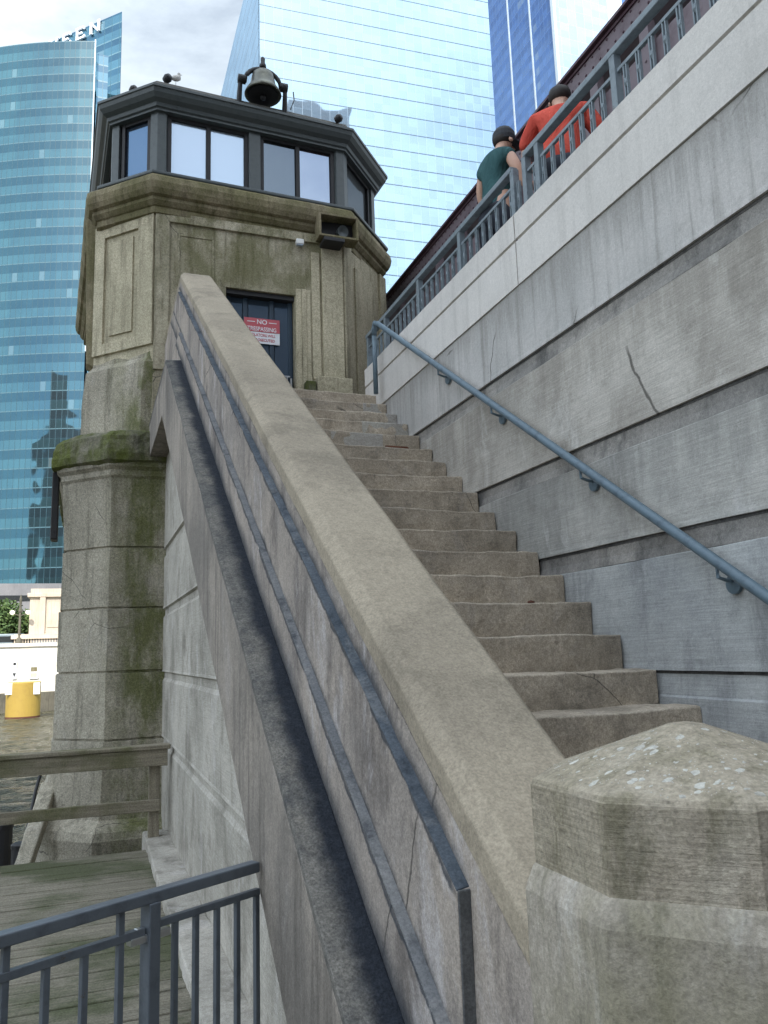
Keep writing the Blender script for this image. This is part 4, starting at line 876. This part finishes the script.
# ------------------------------------------------------------------ city behind the camera: one tower added to shade the stairs, others for mirror glass
M['off1'] = facade('dark_office_wall', 3.8, 3.0, (.05, .06, .07), (.12, .12, .13), (.3, .33, .36), (.1, .1, .1), (.2, .2, .2), (.16, .16, .16), .35, axis='x')
M['off2'] = facade('purple_brick_office_wall', 3.6, 3.0, (.08, .07, .1), (.26, .17, .19), (.3, .33, .36), (.1, .1, .1), (.28, .2, .2), (.25, .17, .18), .2, axis='x')
of = thing('shading_office_tower', 'dark office tower added out of view behind the viewpoint to shade the stairs', 'office tower', (-16, -50, -2))
B().box(-34, 8, -62, -44, -2, 82).obj('lower_block', 'off1', of); B().box(-24, -4, -60, -46, 82, 104).obj('upper_block', 'off1', of); B().box(-17, -11, -56, -50, 104, 116).obj('crown_block', 'off1', of)
of2 = thing('brick_office_tower', 'purple brick office tower standing behind the viewpoint', 'office tower', (45, -50, -2))
B().box(49, 76, -64, -50, -2, 221).obj('shaft', 'off2', of2)
of4 = thing('setback_office_tower', 'dark stepped office tower standing behind and far left of the viewpoint', 'office tower', (-184, -60, -2))
B().box(-216, -152, -80, -50, -2, 116).obj('lower_block', 'off1', of4); B().box(-206, -170, -78, -51, 116, 132).obj('upper_block', 'off1', of4); B().box(-196, -182, -70, -52, 132, 147).obj('crown_block', 'off1', of4)
of3 = thing('low_office_block', 'low red brick block standing behind the viewpoint', 'office block', (20, -60, -2))
B().box(10, 33, -75, -50, -2, 40).obj('block', 'off2', of3)

# ------------------------------------------------------------------ people on the sidewalk
def skin_body(name, joints, edges, mat, parent=None, sub=2):
    me = bpy.data.meshes.new(name); me.from_pydata([j[0] for j in joints], edges, []); o = bpy.data.objects.new(name, me); COL.objects.link(o)
    bpy.context.view_layer.objects.active = o
    m = o.modifiers.new('skin', 'SKIN'); m.use_smooth_shade = True
    for i, j in enumerate(joints):
        sv = me.skin_vertices[0].data[i]; r = j[1] if isinstance(j[1], tuple) else (j[1], j[1]); sv.radius = r; sv.use_root = (i == 0)
    s_ = o.modifiers.new('sub', 'SUBSURF'); s_.levels = sub; s_.render_levels = sub
    bpy.context.view_layer.update()
    m2 = bpy.data.meshes.new_from_object(o.evaluated_get(bpy.context.evaluated_depsgraph_get())); bpy.data.objects.remove(o)
    m2.materials.clear(); m2.materials.append(M[mat])
    for p in m2.polygons: p.use_smooth = True
    o = bpy.data.objects.new(name, m2); COL.objects.link(o)
    if parent is not None: o.parent = parent
    return o
def person(loc, yaw, lab, shirt, sleeve, hat, stout=1., lean=.12, h=1.75, bend=0.):
    """local frame: +y is the way the person faces"""
    k = h/1.75; L_ = lambda x, y, z: Vector((x*k, y*k, z*k))
    def lt_(z): return lean*max(z-.95, 0)
    J_ = []; E = []
    def j(x, y, z, r): J_.append((L_(x, y+lt_(z), z), r if isinstance(r, tuple) else r*k)); return len(J_)-1
    pel = j(0, 0, .96, (.15*stout, .12*stout)); bel = j(0, .01, 1.12, (.145*stout, .12*stout)); che = j(0, -.01, 1.30, (.155*stout, .115*stout)); shc = j(0, -.02, 1.43, (.11, .085)); nk = j(0, -.005, 1.50, .055); nk2 = j(0, .02+bend*.3, 1.555, .052); hd = j(0, .04+bend*.5, 1.62, .085); ht = j(0, .035+bend*.6, 1.70, .075)
    E += [(pel, bel), (bel, che), (che, shc), (shc, nk), (nk, nk2), (nk2, hd), (hd, ht)]
    hands = []
    for s in (-1, 1):
        a = j(s*.17*stout, -.02, 1.41, .06*stout); b_ = j(s*.25*stout, .02, 1.24, .048); c_ = j(s*.27*stout, .10, 1.10, .04); d_ = j(s*.22, .27, 1.14, .033); e_ = j(s*.19, .36, 1.17, .028)
        E += [(shc, a), (a, b_), (b_, c_), (c_, d_), (d_, e_)]; hands.append((s, e_, d_))
        q = j(s*.10, 0, .86, .095*stout); r = j(s*.11, .01, .50, .062); t_ = j(s*.11, -.02, .12, .042); u_ = j(s*.115, .0, .045, .045); v_ = j(s*.125, .15, .035, .032)
        E += [(pel, q), (q, r), (r, t_), (t_, u_), (u_, v_)]
    body = skin_body('person', J_, E, 'skin')
    # join face features and fingers into the one body mesh
    f = B(); hc = J_[hd][0]
    f.tube([hc+L_(0, .085, .01), hc+L_(0, .115, -.02)], [.010, .016], 6)
    for s in (-1, 1): f.lathe([(0, -.012), (.022, -.006), (.026, .004), (0, .01)], hc+L_(s*.088, 0, 0), 8, Vector((s, 0, 0)))
    for s, e_, d_ in hands:
        p = J_[e_][0]; dr_ = (p-J_[d_][0]).normalized(); sd2 = dr_.cross(Vector((0, 0, 1))).normalized()
        f.tube([p-dr_*.02, p+dr_*.04, p+dr_*.075], [.026, .036, .03], 8)
        for q in range(4):
            r0 = p+dr_*.07+sd2*(q-1.5)*.018; ln_ = (.062, .072, .067, .052)[q]; f.tube([r0, r0+dr_*ln_*.5, r0+dr_*ln_*.8-Vector((0, 0, ln_*.4))], [.009, .0085, .007], 6)
        f.tube([p+dr_*.02-sd2*s*.03, p+dr_*.05-sd2*s*.05, p+dr_*.08-sd2*s*.055], [.011, .010, .008], 6)
    fo = f.obj('f', 'skin', smooth=True); bm = bmesh.new(); bm.from_mesh(body.data); bm.from_mesh(fo.data); bm.to_mesh(body.data); bm.free(); bpy.data.objects.remove(fo)
    hd_ = J_[hd][0]; loc = Vector(loc)-Matrix.Rotation(yaw, 3, 'Z') @ Vector((hd_.x, hd_.y, 0))
    body.location = loc; body.rotation_euler = (0, 0, yaw); tag(body, lab, 'person')
    # shirt over torso
    SJ = []; SE = []
    def g_(x, y, z, r): SJ.append((L_(x, y+lt_(z), z), r)); return len(SJ)-1
    e0 = .016
    p0 = g_(0, 0, .84, (.17*stout, .15*stout)); p1_ = g_(0, .01, 1.10, (.165*stout, .14*stout)); p2_ = g_(0, -.01, 1.28, (.178*stout, .14*stout)); p3 = g_(0, -.02, 1.42, (.165, .128)); p4 = g_(0, -.012, 1.50, (.085, .085))
    SE = [(p0, p1_), (p1_, p2_), (p2_, p3), (p3, p4)]
    for s in (-1, 1):
        a = g_(s*(.17 if sleeve else .155)*stout, -.02, 1.40, (.08 if sleeve else .098)*stout); SE.append((p3, a))
        if not sleeve: SE.append((a, g_(s*.205, 0, 1.345, .068)))
        if sleeve: b_ = g_(s*.245*stout, .015, 1.26, .068*stout); c_ = g_(s*.262*stout, .05, 1.18, .062*stout); SE += [(a, b_), (b_, c_)]
    skin_body('shirt', SJ, SE, shirt, body)
    TJ = [(L_(0, lt_(1.02), 1.02), (.162*stout, .135*stout)), (L_(0, 0, .92), (.165*stout, .14*stout))]; TE = [(0, 1)]
    for s in (-1, 1):
        i0 = len(TJ); TJ += [(L_(s*.10, 0, .84), .108*stout), (L_(s*.11, .01, .50), .078), (L_(s*.11, -.02, .12), .066)]; TE += [(1, i0), (i0, i0+1), (i0+1, i0+2)]
    skin_body('trousers', TJ, TE, 'denim', body)
    for s in (-1, 1):
        sh = B().tube([L_(s*.115, -.07, .04), L_(s*.115, .02, .05), L_(s*.125, .16, .035), L_(s*.127, .2, .03)], [.042, .052, .042, .02], 8).obj('shoe', 'dark', smooth=True); sh.parent = body
    hcp = J_[ht][0]
    if hat:
        b = B(); b.lathe([(.104, -.06), (.112, -.02), (.106, .03), (.08, .07), (.04, .088), (0, .092)], hcp-L_(0, .01, .01), 20)
        b.add([hcp+L_(x, y, -.045+(-.012 if y > .1 else 0)) for x, y in ((-.08, .06), (-.07, .15), (0, .185), (.07, .15), (.08, .06))]+[hcp+L_(x, y, -.055+(-.012 if y > .1 else 0)) for x, y in ((-.08, .06), (-.07, .15), (0, .185), (.07, .15), (.08, .06))], [(0, 1, 2, 3, 4), (9, 8, 7, 6, 5), (0, 5, 6, 1), (1, 6, 7, 2), (2, 7, 8, 3), (3, 8, 9, 4)])
        o = b.obj('cap', 'cap', smooth=False); o.parent = body
        b = B(); b.lathe([(.05, -.07), (.085, -.055), (.1, -.01), (.095, .03), (0, .05)], hcp-L_(0, .022, .04), 16); o = b.obj('hair', 'hair', smooth=True); o.parent = body
    else:
        b = B(); b.lathe([(.06, -.07), (.09, -.045), (.098, 0), (.09, .04), (.055, .07), (0, .08)], hcp-L_(0, .015, .018), 18); o = b.obj('hair', 'hair', smooth=True); o.parent = body
    return body
SWZ = 2.95
h1 = ax(504, 142, 3.6); h2 = ax(560, 100, 3.70)
print('HEADS', h1, h2)
person((3.6, h1.y, SWZ), math.radians(-78), 'person in a sleeveless teal top and dark cap leaning at the bridge railing', 'teal', False, True, .95, .13, (h1.z-SWZ)/.94, .05)
person((3.70, h2.y, SWZ), math.radians(-40), 'person in a coral red shirt seen from behind on the bridge', 'coral', True, False, 1.16, .2, (h2.z-SWZ)/.94)
